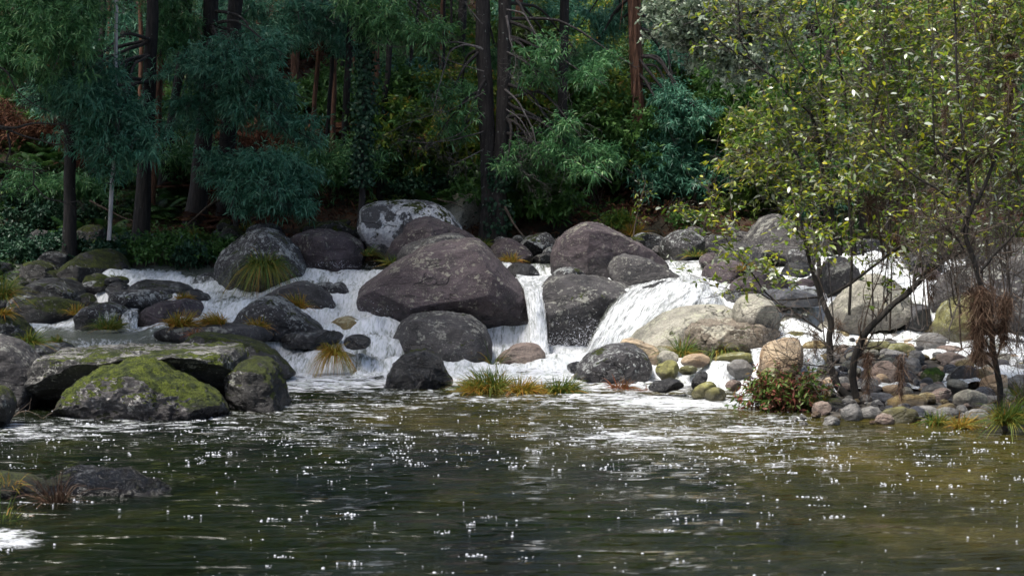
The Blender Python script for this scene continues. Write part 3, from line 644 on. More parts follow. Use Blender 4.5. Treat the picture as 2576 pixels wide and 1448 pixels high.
# ------------------------------------------------------------------ water levels (region F display pixels, Y)
ctl = [  # x, y, Y, foam
 (-150,850,24.8,.2),(60,852,24.8,.15),(200,855,24.6,.25),(350,850,24.6,.1),(120,805,28.6,.9),(60,815,27.8,.8),(-100,805,28.8,.8),(250,828,26.6,.35),(330,822,27,.7),
 (140,900,23.4,.6),(300,900,23.4,.6),(100,1000,22.,.2),
 (350,683,31.,1),(400,700,30.4,1),(470,722,29.6,1),(500,705,30.2,1),(420,688,31,.9),(500,685,31.2,.5),(450,712,30,1),(540,700,30.5,.8),(520,738,29.2,1),(590,748,28.6,1),(540,770,28.,1),(620,765,28.,1),(560,800,27.2,.9),(700,752,28.8,1),
 (780,678,30.2,1),(870,678,30.4,1),(940,690,30,1),(1000,672,30.8,.15),(960,655,31.8,0),(1080,680,30.6,.3),
 (760,705,29.4,1),(830,740,28.5,1),(900,730,28.6,1),(780,770,27.7,1),(850,790,27.2,1),(920,800,27,1),(790,810,26.8,1),
 (700,838,26.3,.95),(800,838,26.2,.9),(900,842,26.2,.8),(980,850,26.3,.9),
 (720,885,25.4,1),(800,880,25.5,1),(900,885,25.5,.9),(980,890,25.5,1),(700,945,24.6,1),(800,945,24.6,1),(900,945,24.6,1),(980,945,24.8,1),
 (1080,915,25.9,1),(1200,912,26.2,1),(1280,910,26.2,1),(1380,890,26.6,1),(1430,885,26.7,1),(1500,890,26.6,1),(1420,930,25.3,1),(1300,935,25.2,1),(1550,915,25.6,1),
 (1290,670,30.4,.8),(1350,668,30.4,.9),(1330,650,31.8,.1),(1290,700,29.2,1),(1350,700,29.2,1),(1340,716,28.4,1),
 (1700,652,31.2,.4),(1760,655,31,.4),(1720,668,30.2,.7),(1720,685,29.3,1),(1700,698,28.8,1),(1760,698,28.8,1),(1640,704,28.4,1),(1600,722,28.0,1),(1760,704,28.2,1),
 (1850,660,31.,.3),(1950,690,29.5,.8),(2020,720,28,1),(2080,700,28.5,.8),(1990,760,26.6,.9),(2070,760,26.5,.9),(1950,790,26.,.9),
 (2140,645,30.5,.9),(2230,640,30.5,1),(2330,648,30.5,.8),(2420,650,31,.4),(2200,680,29,1),(2290,690,28.7,1),(2400,690,28.8,.9),(2180,720,27.7,1),(2290,730,27.2,1),(2350,720,27.5,1),(2330,780,25.8,.9),(2370,790,25.6,1),
 (2260,830,25.0,.95),(2100,830,25.2,.95),(2000,845,24.9,.9),(1940,810,25.5,.9),(2200,850,24.6,.9),(2380,850,24.6,.9),
 (2060,880,24,.9),(2000,900,23.5,.9),(1940,900,23.8,.9),(1880,905,23.9,1),(2040,940,22.8,1),(2140,930,23.2,.8),
 (1020,662,31.6,0),(1080,668,31.2,0),(980,662,31.8,0),(1220,655,31.6,0),(1450,650,32,0),(250,660,31.6,.1),(600,665,31.8,.1),(1600,640,32,0),(1880,640,32,.1),(1990,640,32,.1),
 (1820,920,23.7,1),(1740,930,24,.9),(1680,905,24.6,1),(1780,960,23.0,1),(1850,960,22.8,1),(1900,970,22.4,1),(1720,965,23,1),(1650,965,23.4,.9),
]
zero = [(x, y) for x in range(-200, 2000, 110) for y in (975, 1010, 1050)]
CP = np.array([at(x, y, Y) for x, y, Y, f in ctl]); CF = np.array([c[3] for c in ctl])
zp = np.array([[(x - 1288) / 4800 * Y, Y, 0] for Y in (24.0, 23.2, 22.3, 21.) for x in range(640, 1900, 90) if not (x > 1700 and Y > 22.5)] + [[(x - 1288) / 4800 * Y, Y, -.05] for Y in (21.5, 20.5) for x in range(-300, 640, 100)])
zf = np.concatenate([np.full(len(zp), .9)])
bk = np.array([[x, Y, 1.40] for Y in (32.3, 33.2, 34.5) for x in np.arange(-9, 10, 1.)])
CP = np.concatenate([CP, zp, bk]); CF = np.concatenate([CF, zf, np.zeros(len(bk))])
def stream(X, Y):
    P = np.stack([X, Y], -1); z = np.zeros(len(P)); f = np.zeros(len(P))
    for a in range(0, len(P), 20000):
        d2 = ((P[a:a + 20000, None] - CP[None, :, :2]) ** 2 * (1.0, .8)).sum(-1)
        w = 1 / (d2 + .02) ** 2.2
        w /= w.sum(1, keepdims=True)
        z[a:a + 20000] = w @ CP[:, 2]; f[a:a + 20000] = w @ CF
    return z, f

# ------------------------------------------------------------------ ground
def smooth(a, lo, hi):
    t = np.clip((a - lo) / (hi - lo), 0, 1); return t * t * (3 - 2 * t)
def ground_z(X, Y):
    X = np.asarray(X, float); Y = np.asarray(Y, float)
    P = np.stack([X, Y, np.zeros_like(X)], -1).reshape(-1, 3)
    x, y = P[:, 0], P[:, 1]
    pool = -.55 + .2 * fbm(P * .6, 3, 1.)
    sz, _ = stream(x, np.clip(y, 20, 33.5))
    riv = sz - .42 + .10 * fbm(P * 1.3, 3, 2.)
    base = pool + (riv - pool) * smooth(y, 21.5, 24.5)
    ul = smooth(-x, 5.6, 6.3) * smooth(y, 31.0, 32.0); base = base * (1 - ul) + ul * (1.4 + .15 * fbm(P * 1.1, 3, 7.))
    um = smooth(-x, 2.9, 3.6) * smooth(-x, -5.2, -4.8) * smooth(y, 31.6, 32.2); base = base * (1 - um) + um * 1.5
    # left bank and right bank
    lb = smooth(-x - (5.9 + (y - 20) * .09), -.3, 1.6) * smooth(y, 16, 20)
    base = base * (1 - lb) + lb * (.2 + np.clip(y - 20, 0, 14) * .08)
    rb = smooth(x - (2.75 + (22 - np.clip(y, 18.6, 22)) * .02 + np.clip(y - 22, 0, 3) * .35), 0., .5) * smooth(y, 18.5, 19.3)
    rz = bank_z(np.clip(y, 18, 25.2)) - .03 + .03 * fbm(P * 3, 3, 4.)
    rb2 = rb * (1 - smooth(y, 24.4, 25.2))
    base = base * (1 - rb2) + np.maximum(rz, base) * rb2
    rf = smooth(x, 6.4, 8) * smooth(y, 16, 20); base = base * (1 - rf) + rf * (.4 + np.clip(y - 19, 0, 15) * .1)
    # forest slope; steep unseen upper part added to block sky reflections
    k = smooth(y, 32.3, 34.2)
    hill = 1.62 + np.clip(y - 33, 0, 400) * .33 + np.clip(y - 72, 0, 60) * .45 + .22 * fbm(P * .35, 4, 6.) + .8 * fbm(P * .07, 2, 8.) * smooth(y, 36, 50)
    base = base * (1 - k) + hill * k
    base = np.where(y > 125, np.minimum(base, 56 + 2 * fbm(P * .03, 2, 3.)), base)
    return base.reshape(np.shape(X))
def grid(xs, ys):
    X, Y = np.meshgrid(xs, ys); n, m = len(xs), len(ys)
    i = (np.arange(m - 1)[:, None] * n + np.arange(n - 1)[None]).ravel()
    return X.ravel(), Y.ravel(), np.stack([i, i + 1, i + n + 1, i + n], -1)
def gmat():
    m, nt = mat_new('forest_floor_soil'); q = N(nt)
    v = q.n('ShaderNodeTexCoord').outputs['Object']
    col = q.ramp(q.noise(v, 1.1, 12, .7), [(.3, (.012, .012, .007)), (.45, (.035, .028, .014)), (.55, (.075, .038, .02)), (.65, (.04, .055, .014)), (.8, (.11, .06, .03))])
    gp = q.n('ShaderNodeNewGeometry').outputs['Position']
    z = q.n('ShaderNodeSeparateXYZ', inp={0: gp}).outputs[1]
    gr = q.ramp(q.noise(v, 9, 10, .7), [(.3, (.04, .035, .03)), (.6, (.13, .115, .095)), (.8, (.22, .2, .17))])
    col = q.mix(q.ss(z, 31.5, 33), gr, col)
    b = q.n('ShaderNodeBump', inp={'Height': q.noise(v, 12, 10, .75), 'Strength': 1., 'Distance': .08}).outputs[0]
    q.out(q.n('ShaderNodeBsdfPrincipled', inp={'Base Color': col, 'Roughness': .9, 'Normal': b}).outputs[0]); return m
M['ground'] = gmat()
xs = np.concatenate([np.linspace(-400, -15, 24)[:-1], np.linspace(-15, 15, 201), np.linspace(15, 400, 24)[1:]])
ys = np.concatenate([np.linspace(-60, 14, 20)[:-1], np.linspace(14, 40, 175), np.linspace(40, 110, 120)[1:], np.linspace(110, 900, 30)[1:]])
X, Y, F = grid(xs, ys)
tag(mesh_obj('ground', np.stack([X, Y, ground_z(X, Y)], -1), F, M['ground']), kind='structure')

# ------------------------------------------------------------------ water materials
def water_mat():
    m, nt = mat_new('river_water'); q = N(nt)
    v = q.n('ShaderNodeNewGeometry').outputs['Position']
    sep = q.n('ShaderNodeSeparateXYZ', inp={0: v}).outputs
    # bed colour seen through shallow brown green water
    bed = q.noise(q.vmath('MULTIPLY', v, (1.2, .55, 1)), .9, 6, .6, .6)
    deep = q.ramp(bed, [(.35, (.002, .004, .002)), (.55, (.006, .009, .003)), (.7, (.017, .019, .004))])
    shal = q.ramp(bed, [(.3, (.014, .015, .004)), (.5, (.046, .040, .008)), (.72, (.095, .072, .018))])
    sh = q.math('ADD', q.math('MULTIPLY', sep[0], .13), q.math('MULTIPLY', q.ss(sep[1], 13, 21), .45))
    sh = q.math('ADD', sh, q.math('MULTIPLY', q.math('SUBTRACT', q.noise(v, .35, 3), .5), .9))
    col = q.mix(q.ss(sh, -.1, .95), deep, shal)
    a = q.n('ShaderNodeAttribute', attribute_name='foam').outputs['Fac']
    w1 = q.noise(q.vmath('MULTIPLY', v, (1.0, 2.6, 1)), 3.0, 9, .68, .8)
    w2 = q.noise(q.vmath('MULTIPLY', v, (1.6, 3.6, 1)), 11.0, 6, .7, .6)
    fm = q.math('ADD', q.math('MULTIPLY', w1, .62), q.math('MULTIPLY', w2, .38))
    thr = q.ss(a, 0, 1, .66, .40)
    f = q.ss(q.math('SUBTRACT', fm, thr), -.02, .07)
    ripple = q.noise(q.vmath('MULTIPLY', v, (.55, 1.9, 1)), 3.0, 3, .5, .5)
    fine = q.noise(q.vmath('MULTIPLY', v, (1.0, 2.2, 1)), 14., 4, .6, .3)
    h = q.math('ADD', q.math('MULTIPLY', ripple, .125), q.math('MULTIPLY', fine, .008))
    h = q.math('ADD', h, q.math('MULTIPLY', f, .006))
    b = q.n('ShaderNodeBump', inp={'Height': h, 'Strength': 1., 'Distance': 1.}).outputs[0]
    wat = q.n('ShaderNodeBsdfPrincipled', inp={'Base Color': col, 'Roughness': .04, 'IOR': 1.33, 'Normal': b})
    ft = q.mix(q.ss(q.noise(q.vmath('MULTIPLY', v, (1, 2.2, 1)), 7, 6, .7, .5), .36, .56), (.34, .38, .33, 1), (.80, .82, .87, 1))
    foam = q.n('ShaderNodeBsdfPrincipled', inp={'Base Color': ft, 'Roughness': .5, 'Normal': b})
    x = q.n('ShaderNodeMixShader', inp={0: q.math('MULTIPLY', f, .86)}); nt.links.new(wat.outputs[0], x.inputs[1]); nt.links.new(foam.outputs[0], x.inputs[2])
    q.out(x.outputs[0]); return m
def white_mat(name, uvstreak=True, holes=False, k=(9., 1.2)):
    m, nt = mat_new(name); q = N(nt)
    if uvstreak:
        v = q.n('ShaderNodeTexCoord').outputs['UV']; v = q.vmath('MULTIPLY', v, (k[0], k[1], 1))
    else:
        v = q.vmath('MULTIPLY', q.n('ShaderNodeNewGeometry').outputs['Position'], (6.5, 1.4, 1.4))
    a = q.n('ShaderNodeAttribute', attribute_name='foam').outputs['Fac']
    s1 = q.noise(v, 1.1, 8, .66, .7); s2 = q.noise(v, 4.2, 6, .7, .4)
    s = q.math('ADD', q.math('MULTIPLY', s1, .6), q.math('MULTIPLY', s2, .4))
    thr = q.ss(a, 0, 1, .74, .34)
    f = q.ss(q.math('SUBTRACT', s, thr), *((-.13, .13) if uvstreak else (-.07, .10)))
    h = q.math('ADD', q.math('MULTIPLY', s1, .07), q.math('MULTIPLY', s2, .035))
    b = q.n('ShaderNodeBump', inp={'Height': h, 'Strength': .8, 'Distance': 1.1}).outputs[0]
    tint = q.mix(q.ss(s2, .3, .6), (.48, .52, .49, 1), (.88, .90, .93, 1))
    foam = q.n('ShaderNodeBsdfPrincipled', inp={'Base Color': tint, 'Roughness': .45, 'Normal': b})
    wat = q.n('ShaderNodeBsdfPrincipled', inp={'Base Color': (.17, .185, .15, 1), 'Roughness': .16, 'IOR': 1.33, 'Normal': b})
    if holes:
        tr = q.n('ShaderNodeBsdfTransparent')
        xx = q.n('ShaderNodeMixShader', inp={0: .25}); nt.links.new(tr.outputs[0], xx.inputs[1]); nt.links.new(wat.outputs[0], xx.inputs[2]); wo = xx.outputs[0]
    else: wo = wat.outputs[0]
    x = q.n('ShaderNodeMixShader', inp={0: f}); nt.links.new(wo, x.inputs[1]); nt.links.new(foam.outputs[0], x.inputs[2])
    q.out(x.outputs[0]); return m
M['water'] = water_mat(); M['rapids'] = white_mat('white_water', False); M['fall'] = white_mat('falling_water', True, True)
M['froth'] = (lambda mm: mm)(None)
def froth():
    m, nt = mat_new('foam_bubble'); q = N(nt)
    q.out(q.n('ShaderNodeBsdfPrincipled', inp={'Base Color': (.54, .56, .61, 1), 'Roughness': .3, 'Alpha': 1.}).outputs[0]); return m
M['froth'] = froth()

# ---- pool
def pool_h(x, y):
    P = np.stack([x, y, 0 * x], -1)
    h = .034 * fbm(P * (.5, 1.5, 1), 3, 11.) + .024 * fbm(P * (1.3, 4.4, 1), 3, 12.)
    t = smooth(y, 17.5, 22.5)
    h += t * (.035 * fbm(P * (2.2, 4.0, 1), 4, 13., .6) + .02) + smooth(y, 21.8, 24) * .09 * fbm(P * (1.2, 2.2, 1), 4, 14., .6)
    return h
def pool_foam(x, y):
    P = np.stack([x, y, 0 * x], -1)
    xp = x / y * 4800 + 1288
    f = .10 + .36 * smooth(y, 14.8, 18.6)
    f += .35 * fbm(P * (.35, .8, 1), 3, 15.)
    f += .40 * smooth(y, 21.8, 24.2) * smooth(xp, 560, 700) * (1 - smooth(xp, 1640, 1760) * (1 - smooth(y, 22.5, 24)))
    f += .45 * np.exp(-((xp - 1760) / 260) ** 2 - ((y - 20.9) / .8) ** 2)
    f += .30 * np.exp(-((xp - 1650) / 260) ** 2 - ((y - 17.6) / .7) ** 2) + .25 * np.exp(-((xp - 1950) / 480) ** 2 - ((y - 15.6) / .55) ** 2)
    f += .10 * np.exp(-((xp - 150) / 260) ** 2 - ((y - 18.2) / .6) ** 2)
    f -= .35 * smooth(xp, 2000, 2150) * smooth(y, 17.5, 18.5)
    f -= .5 * np.exp(-((xp - 250) / 330) ** 2 - ((y - 12.3) / 1.3) ** 2)
    f += 1.1 * np.exp(-((xp - 20) / 130) ** 2 - ((y - 12.0) / .5) ** 2) + .5 * np.exp(-((xp - 40) / 110) ** 2 - ((y - 13.6) / .12) ** 2)
    return np.clip(f, 0, 1)
xs = np.concatenate([np.linspace(-40, -9, 40)[:-1], np.arange(-9, 9.01, .045), np.linspace(9, 40, 40)[1:]])
ys = np.concatenate([np.linspace(-30, 9, 60)[:-1], np.arange(9, 25.6, .045)])
X, Y, F = grid(xs, ys)
tag(mesh_obj('river_pool', np.stack([X, Y, pool_h(X, Y)], -1), F, M['water'], attrs={'foam': pool_foam(X, Y)}), kind='structure')
# ---- rapids
xs = np.arange(-8.2, 8.2, .045); ys = np.arange(21.0, 33.6, .045)
X, Y, F = grid(xs, ys)
Z, FO = stream(X, Y)
P = np.stack([X, Y, 0 * X], -1)
amp = smooth(FO, .2, .9)
Z = Z + amp * (.17 * fbm(P * (1.2, .9, 1), 3, 20.) + .10 * fbm(P * (2.0, 1.3, 1), 4, 21., .5, ridge=True) + .030 * fbm(P * (7, 3.0, 1), 3, 22.)) - .06 + .01 * fbm(P * 2, 2, 23.)
Z += -.12 * smooth(-Y, -24.0, -22.6) * (Z < .12)
FO = np.clip(FO * .92 - .08 + .55 * fbm(P * (1.0, .7, 1), 4, 25.), 0, 1)
o = mesh_obj('rapids', np.stack([X, Y, Z], -1), F, M['rapids'], attrs={'foam': FO}); tag(o, kind='structure')

# ---- waterfalls: rows of (x,y,Y) display pixels, top to bottom
def patch(name, rows, nu, nv, amp, foam, mat='fall', seed=1, k=1.):
    Rr = np.array([[at(*p) for p in r] for r in rows])        # rows x cols x 3
    def cr(A, n):
        m = len(A); t = np.linspace(0, m - 1, n); i = np.clip(t.astype(int), 0, m - 2); f = (t - i)[:, None, None]
        g = lambda j: A[np.clip(j, 0, m - 1)]
        a, b, c, d = g(i - 1), g(i), g(i + 1), g(i + 2)
        return .5 * (2 * b + (c - a) * f + (2 * a - 5 * b + 4 * c - d) * f ** 2 + (3 * b - a - 3 * c + d) * f ** 3)
    S = cr(Rr, nv); S = cr(S.transpose(1, 0, 2), nu).transpose(1, 0, 2)
    u = np.linspace(0, 1, nu); v = np.linspace(0, 1, nv); U, Vv = np.meshgrid(u, v)
    wid = np.linalg.norm(Rr[-1][0] - Rr[-1][-1]); hgt = np.linalg.norm(Rr[0][1] - Rr[-1][1]) + .3
    Pn = np.stack([U * wid * 9, Vv * hgt * 2.2, 0 * U], -1).reshape(-1, 3)
    d = fbm(Pn, 4, seed, .6) * amp + fbm(Pn * (.35, .5, 1), 2, seed + 4) * amp * 1.2
    V = S.reshape(-1, 3).copy(); V[:, 1] -= d * 1.0; V[:, 0] += fbm(Pn + 9, 2, seed) * amp * .4; V[:, 2] += d * .5
    i = (np.arange(nv - 1)[:, None] * nu + np.arange(nu - 1)[None]).ravel()
    F = np.stack([i, i + 1, i + nu + 1, i + nu], -1)
    edge = np.clip(np.minimum(U, 1 - U) * 7, 0, 1) ** .6
    fo = (foam[0] + (foam[1] - foam[0]) * Vv) * (.35 + .65 * edge)
    uv = np.stack([U * wid * k, Vv * hgt * k], -1).reshape(-1, 2)
    return tag(mesh_obj(name, V, F, M[mat], attrs={'foam': fo.ravel()}, uv=uv), kind='structure')
for dd, fm_, sd in ((0, (.8, .98), 1), (-.06, (.5, .85), 2)):
    patch('waterfall', [[(1296,690,29 + dd),(1340,695,29 + dd),(1392,690,29 + dd)], [(1306,712,28.2 + dd),(1345,715,28.1 + dd),(1384,712,28.2 + dd)],
                    [(1318,735,27.7 + dd),(1350,738,27.55 + dd),(1376,735,27.7 + dd)], [(1328,800,27.2 + dd),(1352,800,27.05 + dd),(1374,800,27.2 + dd)],
                    [(1333,860,26.9 + dd),(1356,862,26.8 + dd),(1379,860,26.9 + dd)], [(1336,905,26.6 + dd),(1360,908,26.5 + dd),(1386,905,26.6 + dd)]], 40, 110, .035, fm_, seed=sd)
for dd, fm_, sd in ((0, (.62, .9), 5), (-.07, (.5, .72), 6)):
    patch('waterfall', [[(1590,712,28.6 + dd),(1650,700,28.7 + dd),(1710,690,28.9 + dd),(1765,690,28.9 + dd),(1800,705,28.6 + dd)],
                    [(1560,735,27.7 + dd),(1630,722,27.4 + dd),(1700,710,27.2 + dd),(1765,712,27.3 + dd),(1806,735,27.5 + dd)],
                    [(1525,780,27.0 + dd),(1590,765,26.6 + dd),(1670,750,26.3 + dd),(1760,740,26.4 + dd),(1820,760,26.8 + dd)],
                    [(1492,840,26.7 + dd),(1550,830,26.3 + dd),(1625,815,26.0 + dd),(1740,785,26.1 + dd),(1826,782,26.5 + dd)],
                    [(1464,892,26.5 + dd),(1520,890,26.1 + dd),(1590,880,25.9 + dd),(1700,850,26 + dd),(1830,810,26.3 + dd)]], 130, 90, .05, fm_, seed=sd)
patch('waterfall', [[(1255 * .3909,690,31.2),(520,688,31.2),(548,690,31.2)], [(490,700,30.3),(525,698,30.2),(552,700,30.3)], [(495,722,30.),(527,722,29.9),(556,722,30.)], [(498,752,29.8),(530,755,29.7),(560,752,29.8)]], 50, 50, .02, (.45, .6), seed=9)
patch('waterfall', [[(1650,655,31),(1700,655,31),(1770,655,31)], [(1672,660,30.4),(1715,660,30.4),(1768,660,30.4)], [(1682,678,30.1),(1720,678,30.0),(1764,678,30.1)], [(1690,698,29.9),(1725,700,29.8),(1762,698,29.9)]], 60, 50, .03, (.5, .85), seed=11)
patch('waterfall', [[(130,850,24.9),(230,851,24.9),(340,851,24.9)], [(140,862,24.4),(235,864,24.3),(340,860,24.4)], [(150,885,24.2),(235,885,24.1),(335,882,24.2)], [(155,915,24.1),(235,918,24.),(330,915,24.1)]], 90, 40, .02, (.35, .75), seed=12)
patch('waterfall', [[(290,775,28.),(320,773,28),(352,775,28)], [(300,785,27.3),(325,783,27.2),(350,785,27.3)], [(305,805,27.0),(325,808,26.9),(348,805,27.)], [(306,825,26.9),(326,830,26.8),(346,825,26.9)]], 40, 40, .02, (.5, .7), seed=13)
patch('waterfall', [[(1880,870,24.5),(1905,866,24.5),(1935,862,24.5)], [(1888,885,23.6),(1912,884,23.5),(1940,880,23.6)], [(1896,930,23.2),(1918,930,23.1),(1925,925,23.2)], [(1890,965,23.0),(1905,965,22.9),(1922,960,23.0)]], 40, 50, .03, (.6, .85), seed=14)
patch('waterfall', [[(1790,905,24.),(1815,902,24),(1850,905,24)], [(1785,920,23.2),(1812,918,23.1),(1840,920,23.2)], [(1775,950,22.9),(1806,950,22.8),(1838,950,22.9)], [(1765,985,22.7),(1800,985,22.6),(1835,985,22.7)]], 50, 50, .03, (.7, .95), seed=15)
patch('waterfall', [[(2010,870,24.3),(2045,868,24.3),(2085,868,24.3)], [(2012,890,22.9),(2045,890,22.8),(2080,890,22.9)], [(2008,940,22.4),(2040,940,22.3),(2075,940,22.4)], [(1995,1000,21.8),(2030,1000,21.7),(2070,1000,21.8)]], 60, 60, .03, (.55, .8), seed=16)
patch('waterfall', [[(1850,945,23.5),(1890,940,23.5),(1930,945,23.5)], [(1850,960,22.6),(1885,960,22.5),(1925,960,22.6)], [(1845,990,22.1),(1875,990,22.),(1915,990,22.1)], [(1835,1025,21.5),(1865,1028,21.4),(1905,1025,21.5)]], 60, 60, .03, (.7, .9), seed=17)
patch('waterfall', [[(2150,650,30.5),(2230,640,30.7),(2330,650,30.5)], [(2140,665,29.4),(2235,655,29.3),(2330,665,29.4)], [(2120,700,28.9),(2235,700,28.7),(2335,700,28.9)], [(2110,730,28.4),(2230,730,28.3),(2340,730,28.4)]], 100, 60, .06, (.6, .95), seed=18)
patch('waterfall', [[(2330,655,30.5),(2390,650,30.5),(2440,655,30.5)], [(2335,670,29.4),(2390,668,29.4),(2440,670,29.4)], [(2330,720,28.8),(2380,720,28.7),(2420,720,28.8)], [(2300,790,26.6),(2345,800,26.4),(2385,790,26.6)]], 70, 80, .05, (.6, .9), seed=19)

# ---- bubbles and droplets
mb = MB()
Dv = np.array([(1,0,0),(.7,.7,0),(0,1,0),(-.7,.7,0),(-1,0,0),(-.7,-.7,0),(0,-1,0),(.7,-.7,0)])
def domes(mb, P, r):
    ring = [Dv * (1, 1, 0) + (0, 0, -.1), Dv * .8 + (0, 0, .5), Dv * .35 + (0, 0, .85)]
    T = np.concatenate(ring + [np.zeros((8, 3)) + (0, 0, .93)]) * (1.0, 1.0, .55)
    f = []
    for k in range(3):
        for j in range(8): f.append((k * 8 + j, k * 8 + (j + 1) % 8, k * 8 + 8 + (j + 1) % 8, k * 8 + 8 + j))
    f = np.array(f); n = len(P)
    V = (P[:, None] + T[None] * r[:, None, None]).reshape(-1, 3)
    mb.add(V, (f[None] + (np.arange(n) * 32)[:, None, None]).reshape(-1, 4), np.zeros(n * len(f)))
cand = 26000
yy = rng.uniform(0, 1, cand); Yb = 1 / (1 / 24.0 + yy ** .8 * (1 / 10.2 - 1 / 24.0)); xp = rng.uniform(-80, 2680, cand)
Xb = (xp - 1288) / 4800 * Yb
pf = pool_foam(Xb, Yb); keep = rng.random(cand) < (pf * .6 + .012) * np.clip(smooth(Yb, 11, 17.5) + .12, 0, 1)
Xb, Yb = Xb[keep], Yb[keep]
# clusters
Xc, Yc_, Rc = [Xb], [Yb], [(.0025 + .009 * rng.random(len(Xb)) ** 3) ]
for i in range(len(Xb)):
    if random.random() < .12:
        k = random.randint(3, 12); Xc.append(Xb[i] + rng.normal(size=k) * .045); Yc_.append(Yb[i] + rng.normal(size=k) * .03); Rc.append(.003 + .008 * rng.random(k) ** 2)
Xb, Yb, Rb = map(np.concatenate, (Xc, Yc_, Rc))
domes(mb, np.stack([Xb, Yb, pool_h(Xb, Yb)], -1), Rb)
o = mb.build('foam_bubbles', M['froth']); tag(o, 'white foam bubbles drifting on the dark pool', 'foam', kind='stuff')
mb = MB()
def spray(x, y, Y, sx, sy, sz, n, rr=(.003, .008)):
    c = at(x, y, Y); P = c + np.random.default_rng(int(x)).normal(size=(n, 3)) * (sx, sy, sz)
    P[:, 2] = np.where(P[:, 2] < c[2] - sz * .2, 2 * c[2] - P[:, 2], P[:, 2]); domes(mb, P, rng.uniform(*rr, n))
spray(1360, 880, 26.3, .22, .1, .16, 350); spray(1440, 880, 26.4, .25, .12, .10, 300); spray(1490, 870, 26.2, .2, .1, .16, 350)
spray(1550, 850, 26.1, .4, .1, .2, 200); spray(840, 672, 30.0, .35, .2, .05, 160); spray(760, 760, 27.9, .3, .2, .05, 120); spray(880, 790, 27, .3, .2, .08, 180)
spray(760, 930, 24.7, .4, .2, .06, 200); spray(930, 930, 24.8, .4, .2, .06, 200); spray(620, 750, 28.4, .3, .1, .06, 160); spray(1870, 990, 22, .3, .2, .06, 160); spray(2240, 650, 29.5, .5, .2, .12, 260)
spray(1350, 800, 27.0, .06, .05, .35, 200); spray(1790, 745, 26.6, .25, .1, .12, 160)
o = mb.build('spray_droplets', M['froth']); tag(o, 'white droplets splashing off the falls', 'spray', kind='stuff')
# ------------------------------------------------------------------ vegetation helpers
def rvec(n, r=rng): return norm(r.normal(size=(n, 3)))
def leaves_blob(mb, c, rad, n, L=(.09, .15), W=(.016, .026), per=9, droop=.5, top=.35, shift=0., prof=(.15, 1, .9, .08), seed=0, flat=.0, fill=.35):
    """n sprays of leaves filling an uneven ellipsoid"""
    r = np.random.default_rng(seed + 11); rad = np.asarray(rad, float)
    ns = 24; cc = norm(r.normal(size=(ns, 3))) * r.uniform(.15, 1.35, (ns, 1)) * rad; cs = r.uniform(.12, .34, ns); csh = r.uniform(-.16, .16, ns)
    w = cs ** 1.7 / (cs ** 1.7).sum(); ci = r.choice(ns, n, p=w)
    d = norm(r.normal(size=(n, 3))); d[:, 2] = np.where((d[:, 2] < -.3) & (r.random(n) < .6), -d[:, 2] * .6, d[:, 2]); d = norm(d)
    rr = r.uniform(fill, 1.0, n) ** .6
    lump = 1 + .45 * fbm(d * 1.9 + cs[ci][:, None] * 30, 3, seed * .37 + 1)
    P = np.asarray(c) + cc[ci] + d * (rr * lump * cs[ci])[:, None] * (rad * .45 + rad.mean() * .55)
    # holes
    g = fbm(P * (2.1 / max(.3, min(rad)) ** .5), 2, seed + .5); k_ = g > -.20; P = P[k_]; d = d[k_]; ci = ci[k_]; n = len(P)
    tw = norm(d * .45 + r.normal(size=(n, 3)) * (.8, .8, .4) + (0, 0, top * .6)); tl = r.uniform(.10, .32, n)
    k = per; t = r.random((n, k)); base = P[:, None] + tw[:, None] * (tl[:, None] * t)[..., None]
    dirs = norm(tw[:, None] * .9 + r.normal(size=(n, k, 3)) * .75)
    side = norm(np.cross(dirs, r.normal(size=(n, k, 3)) + (0, 0, 1.2)))
    b = np.zeros((n, k, 3)); b[..., 2] = -droop; b += r.normal(size=b.shape) * .12
    rn = np.clip(r.random((n, k)) * .75 + r.random((n, 1)) * .25 + shift + csh[ci][:, None], 0, 1)
    Ls = r.uniform(*L, n * k); Ws = r.uniform(*W, n * k)
    mb.strips(base.reshape(-1, 3), dirs.reshape(-1, 3), side.reshape(-1, 3), b.reshape(-1, 3), Ls, Ws, prof, rn.ravel())
    return P
def wob(pts, n=24, amp=.03, seed=0):
    """resample a polyline and wobble it"""
    P = np.asarray(pts, float); s = np.concatenate([[0], np.cumsum(np.linalg.norm(np.diff(P, axis=0), axis=1))])
    t = np.linspace(0, s[-1], n); Q = np.stack([np.interp(t, s, P[:, i]) for i in range(3)], 1)
    k = np.array([.25, .5, .25])
    for _ in range(2):
        Q[1:-1] = .25 * Q[:-2] + .5 * Q[1:-1] + .25 * Q[2:]
    Q[1:] += np.stack([fbm(Q[1:] * 1.6 + i * 9, 3, seed + i) for i in range(3)], 1) * amp
    return Q
